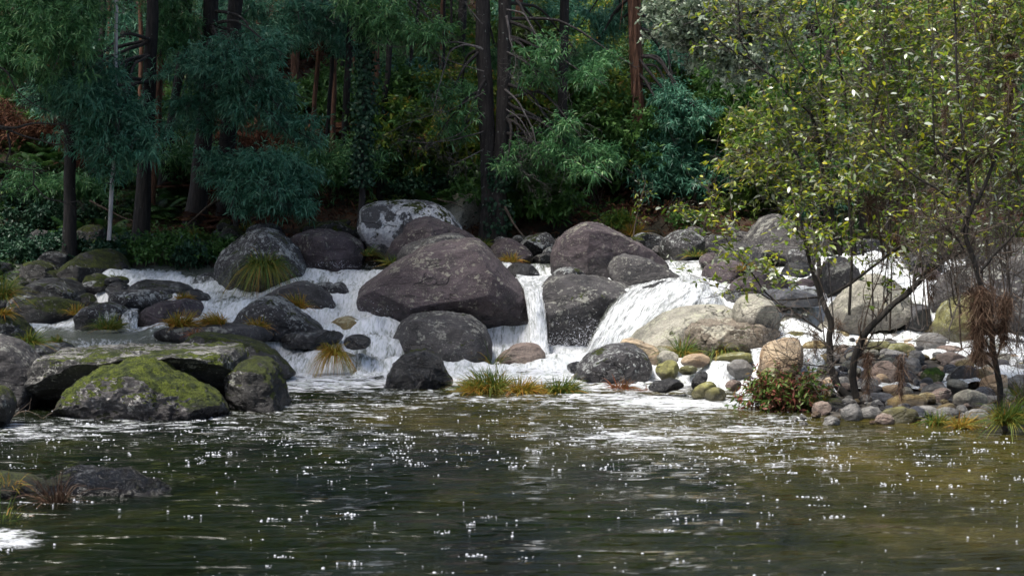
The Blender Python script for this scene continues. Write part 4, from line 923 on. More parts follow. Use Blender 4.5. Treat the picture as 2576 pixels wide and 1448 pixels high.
def twigs(mb, pts, r0, n, length, depth=2, up=.3, seed=0, k=4, spread=.9, tips=None, side=None, minr=.0022, curl=.25):
    """side shoots growing from a polyline"""
    rr = np.random.default_rng(seed); P = np.asarray(pts)
    for i in range(n):
        t = rr.uniform(.15, 1) * (len(P) - 1.01); a = int(t); p = P[a] + (P[a + 1] - P[a]) * (t - a); T = norm(P[a + 1] - P[a])
        d = norm(T * .55 + norm(rr.normal(size=3)) * spread + np.array((0, 0, up)) + (0 if side is None else np.asarray(side)))
        L = length * rr.uniform(.45, 1.15); m = 7; q = [p]; dd = d
        for j in range(m):
            dd = norm(dd + rr.normal(size=3) * curl + np.array((0, 0, up * .12))); q.append(q[-1] + dd * L / m)
        q = np.array(q); rad = np.linspace(r0 * rr.uniform(.6, 1), minr, m + 1)
        mb.tube(q, rad, k if depth > 1 else 3)
        if tips is not None: tips.append(q)
        if depth > 1: twigs(mb, q, r0 * .55, max(2, int(n * .0 + 4)), length * .5, depth - 1, up, seed * 7 + i, 3, spread, tips, side, minr, curl)
def tree_root(name, loc, label, cat='tree', group=None): return tag(empty(name, loc), label, cat, group)
def sub(mb, name, mat, root):
    V = np.concatenate(mb.v) - np.asarray(root.location); F = np.concatenate(mb.f); r = np.concatenate(mb.r)
    return mesh_obj(name, V, F, M[mat], root, (0, 0, 0), True, r)
PX = lambda w, Y: w / 4800 * Y       # picture width to metres

def gz(x, y): return float(ground_z(np.array([x]), np.array([y]))[0])
def tree(label, path, w0, w1, mat, Y, blobs=(), cmat='acacia', up=9., crownup=True, group=None, name='tree', seed=0, boughs=0, leafk=1.0, dead=0, leafkw=None):
    """path: display pixels of the trunk from the foot up; blobs: (x,y,rx,ry,dY) foliage masses of its crown"""
    P = [at(x, y, Y) for x, y in path]
    x0, y0 = P[0][0], P[0][1]; g = gz(x0, y0); P[0][2] = min(P[0][2], g - .15)
    top = P[-1]; T = norm(P[-1] - P[-2]); T[2] = max(T[2], .9); T = norm(T)
    end = top + T * up if up > 0 else top
    full = P + ([end] if up > 0 else [])
    Q = wob(full, 46, .035, seed)
    root = tree_root(name, (x0, y0, g), label, 'tree', group)
    t = np.linspace(0, 1, 46); h = (Q[:, 2] - Q[0, 2])
    rad = PX(w0, Y) / 2 * (1 - t) + PX(w1, Y) / 2 * t * .6
    rad *= 1 + .55 * np.exp(-np.maximum(h - .15, 0) / .35)
    mb = MB(); mb.tube(Q, rad, 14, rough=.22); sub(mb, 'trunk', mat, root)
    bmb = MB(); any_b = False; tips = []
    lmb = MB(); any_l = False
    rr = np.random.default_rng(seed + 77)
    blobs = list(blobs) + [(b[0] + rr.uniform(-1.5, 1.5) * b[2], b[1] + rr.uniform(-1.3, 1.6) * b[3], b[2] * rr.uniform(.3, .6), b[3] * rr.uniform(.35, .7), (b[4] if len(b) > 4 else -.6) + rr.uniform(-.5, .4)) for b in blobs for _ in range(1 if path[0][0] < 1300 else 2)]
    for i, b in enumerate(blobs):
        x, y, rx, ry = b[:4]; dY = b[4] if len(b) > 4 else -.6
        c = at(x, y, Y + dY); rad3 = (PX(rx, Y), PX(min(rx, ry * 1.3), Y) * 1.0, PX(ry, Y))
        area = rx * ry; n = int(area * .056 * leafk)
        leaves_blob(lmb, c, rad3, max(40, n), seed=seed * 13 + i, **(leafkw or {})); any_l = True
        # bough from the trunk to the mass, dividing inside it
        j = int(np.argmin(np.linalg.norm(Q - (c + np.array((0, 0, .5 + rr.uniform(0, .6)))), axis=1))); s = Q[j]
        mid = (s + c) / 2 + np.array((0, 0, .25)) + rr.normal(size=3) * .1
        bp = wob([s, mid, c + (c - s) * .25], 12, .06, seed + i)
        bmb.tube(bp, np.linspace(max(.012, min(.035, rad[j] * .4)), .005, 12), 6); any_b = True
        twigs(bmb, bp[5:], .006, 9, rad3[0] * .9, 2, .1, seed * 3 + i, 3)
    if up > 0 and crownup:   # the part of the crown above the picture
        for k in range(2 if path[0][0] < 700 else 0):
            c = end + rr.normal(size=3) * (1.1, 1.1, .8) + (0, 0, .2)
            leaves_blob(lmb, c, (1.7, 1.7, 1.1), 110, L=(.3, .5), W=(.12, .2), per=7, seed=seed + 900 + k)
        any_l = any_l or path[0][0] < 700
        twigs(bmb, Q[26:], .03, 10, 1.6, 1, .3, seed + 5); any_b = True
    for k in range(boughs):
        gmb = MB(); twigs(gmb, Q[4:40], .010, 1, .9, 2, -.1, seed * 9 + k, 3, 1.2); sub(gmb, 'branch', 'barkgrey', root)
    if any_b: sub(bmb, 'branches', 'barkgrey', root)
    if any_l: sub(lmb, 'crown', cmat, root)
    return root, Q

GT = 'tree trunks of the far bank'
LK = dict(L=(.075, .135), W=(.013, .022), per=10)
# left
tree('dark trunked acacia at the far left with bright green foliage in the top corner', [(172,480),(178,330),(165,120),(170,-20)], 34, 26, 'bark', 31.5,
     [(60,60,110,80,-1),(150,110,90,75,-1.6),(60,150,90,55,-1.2),(215,60,40,60,-1.),(120,20,120,50,-1)], 'acaciag', 5, seed=1, leafk=1.5, leafkw=LK)
tree('acacia whose blue green foliage hangs in a long slope behind the pale dead pole', [(352,585),(362,450),(372,300),(380,100),(385,-20)], 40, 30, 'bark', 33,
     [(170,210,70,45,-1.8),(225,250,90,60,-2.),(290,290,80,55,-2.),(340,345,65,55,-2),(245,340,90,45,-1.6),(300,380,70,40,-2),(200,300,60,50,-1.5),(120,250,60,40,-1)], 'acacia', 6, seed=2, leafk=1.7, leafkw=LK)
tree('reddish brown peeling trunk on the left, its green tuft near the top of the picture', [(372,575),(388,420),(395,300),(402,150),(412,0)], 22, 26, 'barkred', 34.5,
     [(420,50,60,45,-.8),(445,100,50,45,-.8),(400,15,60,30,-.6),(470,80,35,35,-.8)], 'acaciag', 7, seed=3, leafk=1.5, leafkw=LK)
tree('dark trunk leaning right behind the reddish one', [(398,570),(412,440),(435,280),(462,120),(478,-10)], 26, 20, 'bark', 35.5, (), 'acacia', 7, seed=4, boughs=6)
tree('thick dark trunk left of centre carrying wide tiers of blue green foliage', [(488,592),(500,480),(515,330),(528,120),(532,-20)], 46, 40, 'bark', 34,
     [(520,200,95,28,-1.5),(560,150,90,35,-1.6),(610,185,75,40,-1.8),(600,240,95,40,-1.6),(680,235,60,38,-1.5),(480,255,50,30,-1.4),(585,300,70,25,-1.2),(740,330,60,33,-1.6),(690,300,50,22,-1.2),(640,120,70,30,-1.0),(470,320,40,20,.6)], 'acacia', 7, seed=5, leafk=1.9, leafkw=LK)
tree('low blue green acacia spreading over the rocks left of centre', [(600,585),(590,520),(600,450),(640,380)], 14, 8, 'barkgrey', 33.2,
     [(560,425,60,28,-.9),(620,415,60,32,-1.2),(660,455,95,50,-1.6),(720,430,50,40,-1.2),(600,470,60,35,-1.2),(700,500,80,40,-1.5),(750,470,40,35,-1.2),(660,520,50,20,-1.4)], 'acacia', 0, seed=6, leafk=2.0, leafkw=LK)
tree('slim reddish tree with blue green foliage high up, left of the ivied trunk', [(735,520),(738,300),(742,120),(745,-20)], 24, 22, 'barkred', 42,
     [(640,30,110,45,-6),(760,20,90,40,-6),(820,55,80,45,-6),(880,40,60,50,-6),(700,80,70,30,-5),(850,110,60,35,-5)], 'acacia', 6, seed=7, leafk=1.4, leafkw=LK)
for i, (lb, xs_, w, Y, mt) in enumerate([
  ('slender dark trunk at the far left behind the fern bank', [(95,520),(100,300),(98,-10)], 18, 40, 'bark'),
  ('second slender dark trunk from the left edge, deep in shade', [(240,510),(245,250),(262,-10)], 16, 41, 'bark'),
  ('very dark straight trunk behind the gap right of the pale dead pole', [(320,520),(322,200),(318,-10)], 30, 43, 'bark'),
  ('narrow black trunk right of the thick dark trunk', [(575,520),(570,250),(585,-10)], 14, 42, 'bark'),
  ('narrow trunk between the tiered acacia and the reddish stems', [(640,510),(650,260),(652,-10)], 17, 44, 'barkred'),
  ('reddish narrow trunk leaning left near the rusty slope', [(770,500),(792,250),(812,-10)], 12, 42, 'barkred'),
  ('dark narrow trunk crossing the rusty slope', [(815,500),(832,200),(846,-10)], 10, 43, 'bark'),
  ('black stem just left of the ivied trunk', [(862,530),(872,250),(884,-10)], 18, 38, 'bark'),
  ('reddish stem behind the ivied trunk', [(838,520),(838,250),(850,-10)], 13, 45, 'barkred'),
  ('stout dark trunk just right of the ivied trunk', [(936,540),(942,300),(948,-10)], 22, 37, 'barkred'),
  ('slim black trunk leaning slightly right, second right of the ivied trunk', [(952,560),(962,350),(978,160),(985,-10)], 15, 36, 'bark'),
  ('thin dark stem on the slope left of the dead boughs', [(1005,520),(1022,250),(1046,60),(1058,-10)], 8, 41, 'bark'),
  ('short black stem among the bracken left of the twin trunks', [(1108,500),(1110,420),(1112,300),(1120,-10)], 7, 40, 'bark'),
  ('dark trunk wrapped low with moss left of the twin trunks', [(1136,500),(1142,420),(1150,300),(1165,-10)], 24, 42, 'bark'),
  ('broad reddish trunk high on the slope left of the twin trunks', [(1165,330),(1163,150),(1168,-10)], 28, 52, 'barkred'),
  ('dark trunk just right behind the twin trunks', [(1305,500),(1300,300),(1308,-10)], 20, 46, 'barkred'),
  ('short leaning dark trunk high between the twin trunks and the straight black one', [(1340,400),(1352,200),(1368,-10)], 14, 50, 'bark'),
  ('straight black trunk right of the twin trunks', [(1414,585),(1416,300),(1419,-10)], 25, 34.6, 'bark'),
  ('slim reddish trunk on the upper slope between the black and peeling trunks', [(1490,430),(1488,200),(1492,-10)], 14, 55, 'barkred'),
  ('grey trunk behind the yellow green foliage right of centre', [(1545,500),(1540,250),(1552,-10)], 12, 50, 'bark'),
  ('dark trunk forking just right of the peeling reddish trunk', [(1635,510),(1640,330),(1652,180),(1668,-10)], 20, 41, 'bark'),
  ('thin reddish stem high on the slope right of the peeling trunk', [(1700,420),(1706,200),(1716,-10)], 10, 52, 'barkred'),
  ('thin dark stem left of the pale leaved tree', [(1760,500),(1764,300),(1778,-10)], 10, 48, 'bark'),
  ('dark trunk hidden behind the shrubs right of the peaked boulder', [(2085,640),(2090,400),(2080,100),(2090,-10)], 22, 33, 'stem'),
  ('second dark trunk hidden behind the right hand shrubs', [(2178,660),(2172,400),(2186,100),(2180,-10)], 26, 32, 'stem'),
  ('dark trunk at the right behind the bare branches', [(2350,640),(2358,300),(2352,-10)], 18, 36, 'stem'),
  ('last dark trunk before the right edge', [(2510,640),(2500,300),(2508,-10)], 20, 35, 'stem')]):
    Y = 35 + (Y - 35) * .3 if 545 < xs_[0][0] < 1125 else (Y if Y < 40 else 40 + (Y - 40) * .4)
    tree(lb, xs_, w * 1.1, w * .85, mt, Y, (), 'acacia', 7 if Y < 46 else 5, group=GT, seed=30 + i, boughs=3)
# extra thin stems that crowd the dark slope
r4 = random.Random(9)
for i in range(46):
    x = r4.choice([r4.uniform(-60, 560), r4.uniform(540, 1130), r4.uniform(560, 1100), r4.uniform(1130, 2650)]); Y = r4.uniform(39, 66); w = r4.uniform(5, 14) * 40 / Y
    Xw = (x - 1288) / 4800 * Y; g = gz(Xw, Y)
    root = tree_root('tree', (Xw, Y, g), 'thin bare dark stem standing in the shaded wood behind', 'tree', 'thin stems crowding the shaded wood')
    mb = MB(); lean = r4.uniform(-.5, .7)
    Q = wob([(Xw, Y, g - .2), (Xw + lean * .4, Y, g + 4), (Xw + lean, Y, g + 13)], 20, .08, i)
    mb.tube(Q, np.linspace(PX(w, Y) * .6, PX(w, Y) * .35, 20), 7, rough=.2); sub(mb, 'trunk', r4.choice(['bark', 'bark', 'barkred']), root)
    mb = MB(); twigs(mb, Q[:14], .008, 7, 1.1, 2, -.05, i, 3, 1.2); sub(mb, 'branches', 'barkgrey', root)
    mb = MB()
    for k in range(2 if x < 900 else 0):
        leaves_blob(mb, Q[-1] + (r4.uniform(-1, 1), r4.uniform(-1, 1), -r4.uniform(0, 2.5)), (1.9, 1.9, 1.3), 70, L=(.3, .5), W=(.12, .2), per=7, seed=i * 3 + k)
    if mb.v: sub(mb, 'crown', 'acacia', root)
# pale dead pole, broken
root = tree_root('dead_tree', at(274, 600, 31.2), 'tall thin bleached dead pole standing at the left', 'dead tree')
mb = MB(); Q = wob([at(274,604,31.2), at(283,450,31.2), at(290,330,31.2), at(291,170,31.2), at(293,10,31.2), at(292,-60,31.2)], 30, .02, 3)
mb.tube(Q, np.linspace(.036, .030, 30), 8, rough=.25); sub(mb, 'trunk', 'barkpale', root)
mb = MB(); twigs(mb, Q[18:], .005, 4, .3, 1, .1, 4); sub(mb, 'branches', 'barkpale', root)
# broken stump under the ivied trunk is its bare foot
r_, Qi = tree('ivy covered trunk with a bare pale foot, left of the white blotched boulder', [(902,575),(910,490),(915,300),(920,120),(925,-20)], 17, 15, 'barkgrey', 33.4,
     [(1010,75,60,35,-.5),(1060,90,50,28,-.6),(960,60,50,40,-.5),(900,20,50,40,-.5),(1090,75,25,20,-.6)], 'acaciag', 6, seed=8, leafk=1.6, leafkw=LK)
def ivy_on(Q, r, n, label, lo, hi, seed=0, spread=.11, mat='ivy'):
    rr = np.random.default_rng(seed); z = rr.uniform(lo, hi, n)
    c = np.stack([np.interp(z, Q[:, 2], Q[:, i]) for i in range(3)], 1)
    th = rr.uniform(0, 2 * np.pi, n); out = np.stack([np.cos(th), np.sin(th), 0 * th], 1)
    lump = 1 + .5 * fbm(c * (1, 1, 2.2) + out, 2, seed)
    P = c + out * (r + np.abs(rr.normal(size=n)) * spread * lump)[:, None]
    keep = lump > .62; P = P[keep]; out = out[keep]; n = len(P)
    d = norm(out * .5 + rr.normal(size=(n, 3)) * .5 + (0, 0, -.5)); sd = norm(np.cross(d, out + rr.normal(size=(n, 3)) * .3))
    b = out * -.1
    mb = MB(); mb.strips(P, d, sd, b, rr.uniform(.05, .085, n), rr.uniform(.045, .075, n), (.5, 1, .1))
    o = mb.build('ivy', M[mat], loc=tuple(c[0])); tag(o, label, 'ivy'); return o
ivy_on(Qi, .055, 2600, 'dense column of ivy climbing the slim trunk left of the white blotched boulder', at(910,470,33.4)[2], at(920,-20,33.4)[2], 1)
# twin trunks with dead boughs
r_, Qa = tree('left stem of the twin trunks, with long bare dead boughs', [(1228,606),(1232,480),(1226,300),(1214,120),(1212,-20)], 44, 34, 'barkgrey', 33.6,
     [(1230,158,60,18,.6),(1130,250,55,25,-.5),(1195,235,30,22,.5),(1130,320,40,20,-.5)], 'acaciag', 8, seed=9, leafk=1.3, leafkw=LK)
r2_, Qb = tree('right stem of the twin trunks, with drooping green sprays to its right', [(1252,606),(1256,480),(1264,300),(1270,120),(1273,-20)], 40, 32, 'barkgrey', 33.5,
     [(1365,130,55,28,-.8),(1450,150,50,35,1.6),(1470,190,50,32,-.8),(1340,200,30,16,-.5),(1350,390,35,20,-.5),(1440,385,70,32,-.9),(1500,400,45,28,-.8),(1400,350,50,25,-.6),(1320,430,35,18,-.4)], 'acaciag', 8, seed=10, leafk=1.5, leafkw=LK)
def dead(root, Y, paths, seed=0, nt=10, tl=.45):
    mb = MB()
    for i, (pts, w) in enumerate(paths):
        P = wob([at(x, y, Y - .35 - .1 * j) for j, (x, y) in enumerate(pts)], 26, .03, seed + i)
        mb.tube(P, np.linspace(PX(w, Y) / 2 * .72, .003, 26), 6, rough=.15)
        twigs(mb, P[6:], .0035, nt, tl, 2, -.12, seed * 5 + i, 3, .9, curl=.3)
    sub(mb, 'dead_boughs', 'deadwood', root)
dead(r_, 33.4, [([(1215,125),(1170,110),(1130,125),(1115,175),(1100,240),(1090,290)], 8), ([(1210,120),(1150,105),(1060,112),(1000,118),(950,112)], 6), ([(1215,60),(1180,20),(1160,-10)], 5),
     ([(1216,330),(1150,350),(1080,360),(1000,350)], 5), ([(1220,285),(1150,340),(1100,355),(1060,375)], 5), ([(1216,375),(1180,395),(1150,410),(1130,395)], 5), ([(1218,180),(1150,160),(1080,130),(1020,95)], 5), ([(1220,230),(1130,280),(1050,300),(960,340)], 4)], 3, 12, .5)
dead(r2_, 33.3, [([(1275,40),(1285,100),(1298,150),(1290,200)], 9), ([(1275,25),(1320,35),(1350,90),(1390,130)], 7), ([(1270,225),(1300,250),(1340,320),(1355,390),(1400,420),(1440,430)], 8), ([(1272,275),(1310,300),(1345,360),(1350,400)], 6),
     ([(1275,130),(1330,160),(1390,200),(1440,260)], 5), ([(1270,385),(1300,400),(1310,415)], 4), ([(1272,170),(1340,260),(1420,300),(1480,330)], 4), ([(1268,400),(1330,440),(1380,470)], 4)], 4, 12, .5)
ivy_on(Qb, .14, 420, 'small patch of ivy low on the twin trunks', at(1250,480,33.5)[2], at(1250,400,33.5)[2], 5, .06)
ivy_on(Qb, .18, 260, 'sparse ivy round the foot of the twin trunks', at(1250,590,33.5)[2], at(1250,500,33.5)[2], 6, .06)
# peeling eucalyptus
r_, Qe = tree('tall reddish brown eucalyptus with peeling bark right of centre', [(1612,545),(1612,420),(1606,250),(1598,100),(1592,-20)], 36, 33, 'barkred', 35.2,
     [(1700,260,55,30,-.5),(1730,290,50,35,-.5),(1675,240,35,25,-.3),(1550,40,45,45,.8),(1520,80,40,30,.6),(1670,150,35,35,.5),(1660,60,40,45,.6)], 'acacia', 8, seed=12, leafk=1.6, leafkw=LK)
mb = MB()
for i in range(26):
    z = rng.uniform(2.5, 7.5); c = np.array([np.interp(z, Qe[:, 2], Qe[:, k]) for k in range(3)]); a = rng.uniform(-2.9, -.3)
    o_ = np.array((math.cos(a), math.sin(a), 0)) * .155
    mb.strips([c + o_], [norm((rng.normal() * .06, 0, -1.))], [norm(np.cross((0, 0, 1), o_))], [o_ * .6], rng.uniform(.5, 1.4), rng.uniform(.03, .07), (.6, 1, .8, .2))
sub(mb, 'peeling_bark', 'barkred', r_)
# other leafy trees (understorey), right of centre
OK_ = dict(L=(.06, .10), W=(.035, .06), per=10, droop=.15, prof=(.3, 1, .25))
tree('small autumn oak with yellow green leaves right of the twin trunks', [(1400,560),(1410,460),(1440,340),(1450,260)], 9, 6, 'barkgrey', 36,
     [(1330,270,70,35),(1400,260,80,35),(1470,240,70,30),(1520,275,70,42),(1450,310,90,35),(1380,330,60,25),(1540,330,50,40),(1480,370,70,30),(1560,290,30,40),(1340,230,60,25)], 'oak', 0, seed=13, leafk=1.7, leafkw=OK_)
tree('small autumn oak with thin yellow green leaves left of the twin trunks', [(1150,560),(1145,460),(1120,340),(1120,260)], 8, 5, 'barkgrey', 36.5,
     [(1090,220,60,25),(1160,210,60,25),(1060,260,50,30),(1130,290,70,30),(1180,330,45,25),(1080,330,50,25),(1150,380,50,20)], 'oak', 0, seed=14, leafk=1.3, leafkw=OK_)
tree('broad leaved green bush tree at the right foot of the twin trunks', [(1345,590),(1340,540),(1350,500),(1350,470)], 6, 4, 'barkgrey', 34.5,
     [(1320,480,45,25),(1370,470,50,28),(1340,510,50,20),(1400,500,30,25)], 'broad', 0, seed=15, leafk=1.6, leafkw=dict(L=(.10, .15), W=(.035, .05), per=8, droop=.2))
BR = dict(L=(.08, .13), W=(.017, .027), per=10, droop=.4)
bgt = [('dim blue green tree top left, behind the dead pole', 230, 60, 45, 'acacia', [(320,120),(250,40),(190,80)]),
 ('dim blue green tree deep behind the reddish trunk', 330, 420, 42, 'acacia', [(330,200),(290,120),(345,60)]),
 ('blue green tree behind the thick dark trunk', 600, 300, 46, 'acacia', [(560,60),(600,0),(660,170),(500,130),(620,330)]),
 ('green tree behind the rusty slope stems', 790, 300, 47, 'acacia', [(720,180),(800,160),(830,250),(780,60),(880,170)]),
 ('green leafy tree above the dead boughs left of the twin trunks', 1080, 300, 44, 'acaciag', [(1010,30),(1090,20),(1130,150),(980,170),(1050,190)]),
 ('green tree showing between the twin trunks and the black trunk', 1330, 300, 48, 'acaciag', [(1320,50),(1360,110),(1300,180),(1380,20)]),
 ('green tree behind the straight black trunk', 1460, 300, 46, 'acacia', [(1440,50),(1480,110),(1460,170),(1500,20),(1530,150),(1400,100)]),
 ('blue green tree right of the peeling eucalyptus', 1730, 420, 41, 'acacia', [(1690,130),(1740,190),(1790,260),(1700,330),(1760,310),(1650,190),(1820,200),(1780,350)]),
 ('small blue green bush tree over the mottled rocks', 1790, 470, 38, 'acacia', [(1800,395),(1830,420),(1770,410)]),
 ('yellowing thin leaved tree left of the shrubs', 1850, 480, 44, 'oak', [(1810,250),(1860,300),(1880,360),(1840,400),(1790,330),(1900,250),(1920,330)]),
 ('dull green tree behind the pale leaved one', 1950, 350, 47, 'acaciag', [(1900,150),(1960,220),(2020,150),(1850,100),(2000,300)]),
 ('dull green tree behind the middle of the right hand shrubs', 2200, 350, 45, 'oak', [(2140,150),(2220,220),(2200,330),(2120,380),(2260,130),(2060,250)]),
 ('dull yellow green tree behind the right edge shrubs', 2450, 350, 44, 'oak', [(2380,150),(2460,220),(2540,150),(2400,320),(2500,350),(2330,250)])]
for i, (lb, x, yb, Y, mt, bl) in enumerate(bgt):
    g = gz((x - 1288) / 4800 * Y, Y); yb = 560 + (2 - g) * 4800 / Y
    kw = OK_ if mt == 'oak' else BR
    bb = [(a + dx * 22, b + dy * 14, r4.uniform(45, 75), r4.uniform(28, 48), r4.uniform(-1.5, 1.5)) for a, b in bl for dx, dy in ((0, 0), (r4.uniform(-2, 2), r4.uniform(-2, 2)))]
    tree(lb, [(x, yb), (x + 4, (yb + 60) / 2), (x + 8, -30)], 13, 10, 'bark', Y, bb, mt, 3, seed=60 + i, leafk=1.0 if mt != 'oak' else 1.3, leafkw=kw)
# trees added at the left; their unseen crowns shade the bank and water
for i, (X_, Y_, h_, ex) in enumerate([(-9.5, 21.5, 9.5, 3.2), (-10.5, 26, 10, 4.2), (-8.6, 30.5, 10, 4.5), (-5.2, 34.6, 10.5, 3.5), (-12.5, 33.5, 10, 4)]):
    g = gz(X_, Y_); root = tree_root('tree', (X_, Y_, g), ['leaning bank tree beyond the left edge, nearest the camera', 'leaning bank tree beyond the left edge behind the nearest one', 'tall tree at the upper left whose crown starts above the picture', 'tall shaded tree between the left trunks, crown above the picture', 'tall tree far beyond the left edge'][i], 'tree')
    mb = MB(); Q = wob([(X_, Y_, g - .2), (X_ + .3, Y_, g + h_ * .5), (X_ + 1.2, Y_ - .2, g + h_)], 24, .1, i); mb.tube(Q, np.linspace(.17, .06, 24), 9, rough=.2); sub(mb, 'trunk', 'bark', root)
    mb = MB(); bb = MB()
    for k in range(8):
        c = Q[-1] + (r4.uniform(-2, ex), r4.uniform(-2.2, 2.2), r4.uniform(-1.2, 1.6)); c[2] = max(c[2], 2 + .117 * c[1] + 2.0)
        leaves_blob(mb, c, (1.9, 1.9, 1.1), 150, L=(.28, .45), W=(.10, .17), per=7, seed=i * 17 + k)
        bb.tube(wob([Q[15], (Q[15] + c) / 2 + (0, 0, .3), c], 10, .1, k), np.linspace(.05, .015, 10), 5)
    sub(mb, 'crown', 'acacia', root); sub(bb, 'branches', 'barkgrey', root)
SM = dict(L=(.06, .10), W=(.028, .045), per=9, droop=.15, prof=(.3, 1, .25))
for i, (lb, x, Y, mt, bl) in enumerate([
  ('yellow green small tree filling the gap behind the middle of the thicket', 2230, 31, 'oak', [(2140,80),(2280,60),(2210,240),(2290,420)]),
  ('yellow green small tree behind the right part of the thicket', 2450, 30, 'oak', [(2400,60),(2520,90),(2440,260),(2540,420)]),
  ('green small tree behind the left part of the thicket', 2040, 32.5, 'broad', [(1980,160),(2070,220),(2000,360),(2090,450)]),
  ('mixed green and yellow tree on the slope right of the peeling eucalyptus', 1760, 43, 'oak', [(1700,120),(1760,200),(1820,260),(1720,380),(1850,180),(1880,300),(1790,120)]),
  ('yellowing tree on the slope left of the peeling eucalyptus', 1500, 42, 'oak', [(1480,180),(1540,240),(1440,120),(1560,150),(1500,60),(1560,380),(1520,440),(1430,420)]),
  ('green tree on the slope between the dead boughs', 1100, 41, 'broad', [(1060,180),(1130,120),(1180,60),(1020,260),(1100,420),(1040,60),(1160,250)]),
  ('blue green tree high behind the black trunk', 1400, 47, 'acacia', [(1340,60),(1400,30),(1460,90),(1380,150),(1500,20),(1550,80)])]):
    g = gz((x - 1288) / 4800 * Y, Y); yb = 560 + (2 - g) * 4800 / Y
    bb = [(a + r4.uniform(-12, 12), b, r4.uniform(50, 75), r4.uniform(32, 50), r4.uniform(-1, 1)) for a, b in bl]
    tree(lb, [(x, yb), (x + 4, (yb + 60) / 2), (x + 8, 30)], 9, 5, 'barkgrey', Y, bb, mt, 0, seed=160 + i, leafk=1.15, leafkw=SM if mt != 'acacia' else BR)
# pale leaved tree
tree('pale silvery leaved tree in the upper right, left of the yellow green shrubs', [(2070,600),(2050,470),(1985,350),(1935,265),(1880,160),(1850,80)], 14, 6, 'stem', 27,
     [(1700,30,55,40),(1680,90,50,30),(1760,60,60,40),(1820,30,60,40),(1760,120,60,35),(1830,110,60,40),(1880,50,55,50),(1890,150,45,35),(1830,180,40,25),(1940,90,40,40),(1720,5,60,25)], 'palel', 0, seed=20, leafk=1.35,
     leafkw=dict(L=(.05, .085), W=(.028, .042), per=10, droop=.1, prof=(.3, 1, .9, .1)))

# heather and bushes
def bush(label, x, y, rx, ry, Y, mat, cat='bush', k=1., kw=None, group=None, seed=0, lift=True):
    c = at(x, y, Y); g = gz(c[0], c[1])
    root = tree_root('bush', (c[0], c[1], g), label, cat, group)
    rad = (PX(rx, Y), PX(rx, Y) * .8, PX(ry, Y)); lmb = MB()
    rr = random.Random(seed)
    for j in range(4):
        cc = c + np.array((rr.uniform(-.5, .5) * rad[0], rr.uniform(-.4, .4) * rad[1], rr.uniform(-.35, .35) * rad[2]))
        leaves_blob(lmb, cc, tuple(a * .75 for a in rad), int(rx * ry * .03 * k) + 20, seed=seed * 5 + j, **(kw or {}))
    sub(lmb, 'foliage', mat, root)
    b = MB()
    for j in range(6):
        e = c + np.array((rr.uniform(-.6, .6) * rad[0], rr.uniform(-.5, .5) * rad[1], rr.uniform(0, .6) * rad[2]))
        P = wob([(c[0] + rr.uniform(-.1, .1), c[1], g - .05), ((c[0] + e[0]) / 2, c[1], (g + e[2]) / 2), e], 10, .04, seed + j)
        b.tube(P, np.linspace(.012, .004, 10), 5); twigs(b, P[3:], .004, 4, .3, 1, .3, seed + j, 3)
    sub(b, 'stems', 'twigbrown', root)
HK = dict(L=(.05, .09), W=(.006, .012), per=16, droop=-.1, top=1.0)
bush('feathery green heather bush right of the peeling eucalyptus', 1745, 470, 60, 55, 35.5, 'heath', 'heather', 1.8, HK, seed=1)
bush('tall feathery brown green heather left of the peaked boulder', 1835, 430, 50, 70, 36, 'heath', 'heather', 1.8, HK, seed=2)
bush('low feathery heather at the foot of the peeling eucalyptus', 1670, 520, 55, 35, 35.5, 'heath', 'heather', 1.8, HK, seed=3)
bush('low green heather directly left of the peaked boulder', 1850, 530, 40, 30, 34.5, 'heath', 'heather', 1.8, HK, seed=4)
FL = dict(L=(.05, .09), W=(.03, .045), per=9, droop=.15, prof=(.3, 1, .2))
bl_ = [(90,560,70,40,34,'ivy'),(200,560,60,30,34.3,'ivy'),(40,500,70,50,35,'ivy'),(30,400,80,50,40,'acacia'),(120,330,70,50,44,'acacia'),(20,260,70,60,44,'acacia'),(150,420,70,40,41,'broad'),(350,545,60,22,35,'ivy'),(380,500,50,35,36,'ivy'),(560,560,50,18,35,'broad'),(200,460,80,40,37,'ivy'),(30,600,60,30,32.6,'ivy'),
 (1060,470,60,22,35.2,'ivy'),(1130,465,60,22,35.3,'ivy'),(1190,490,30,25,35.,'ivy'),(1185,545,22,40,34.6,'ivy'),(1010,490,30,20,35.2,'ivy'),
 (1480,555,50,25,34.6,'broad'),(1370,560,45,25,34.5,'broad'),(1540,500,50,30,37,'oak'),(1600,560,60,20,35,'broad'),(1720,560,50,22,34,'broad'),(1550,430,60,30,40,'oak'),(1450,470,50,30,38,'broad'),
 (2000,560,60,30,35,'broad'),(2120,600,70,35,34,'broad'),(2260,600,80,40,34,'oak'),(2400,610,80,45,33.5,'broad'),(2530,620,70,50,33,'oak'),(2080,480,80,60,37,'oak'),(2250,480,90,60,37,'broad'),(2420,470,90,60,37,'oak'),(2540,500,70,60,37,'oak'),
 (380,640,60,22,31.8,'broad'),(470,645,60,20,31.8,'ivy'),(540,640,40,20,31.8,'broad'),(440,615,70,22,32.4,'broad'),(330,625,50,24,32,'ivy'),(60,640,60,24,31.6,'ivy'),(150,625,60,24,31.8,'ivy'),(250,640,50,20,31.6,'ivy'),(1050,400,60,30,42,'oak'),(900,480,40,25,37,'broad'),(780,540,40,16,35,'broad'),(1560,560,22,14,33.2,'oak')]
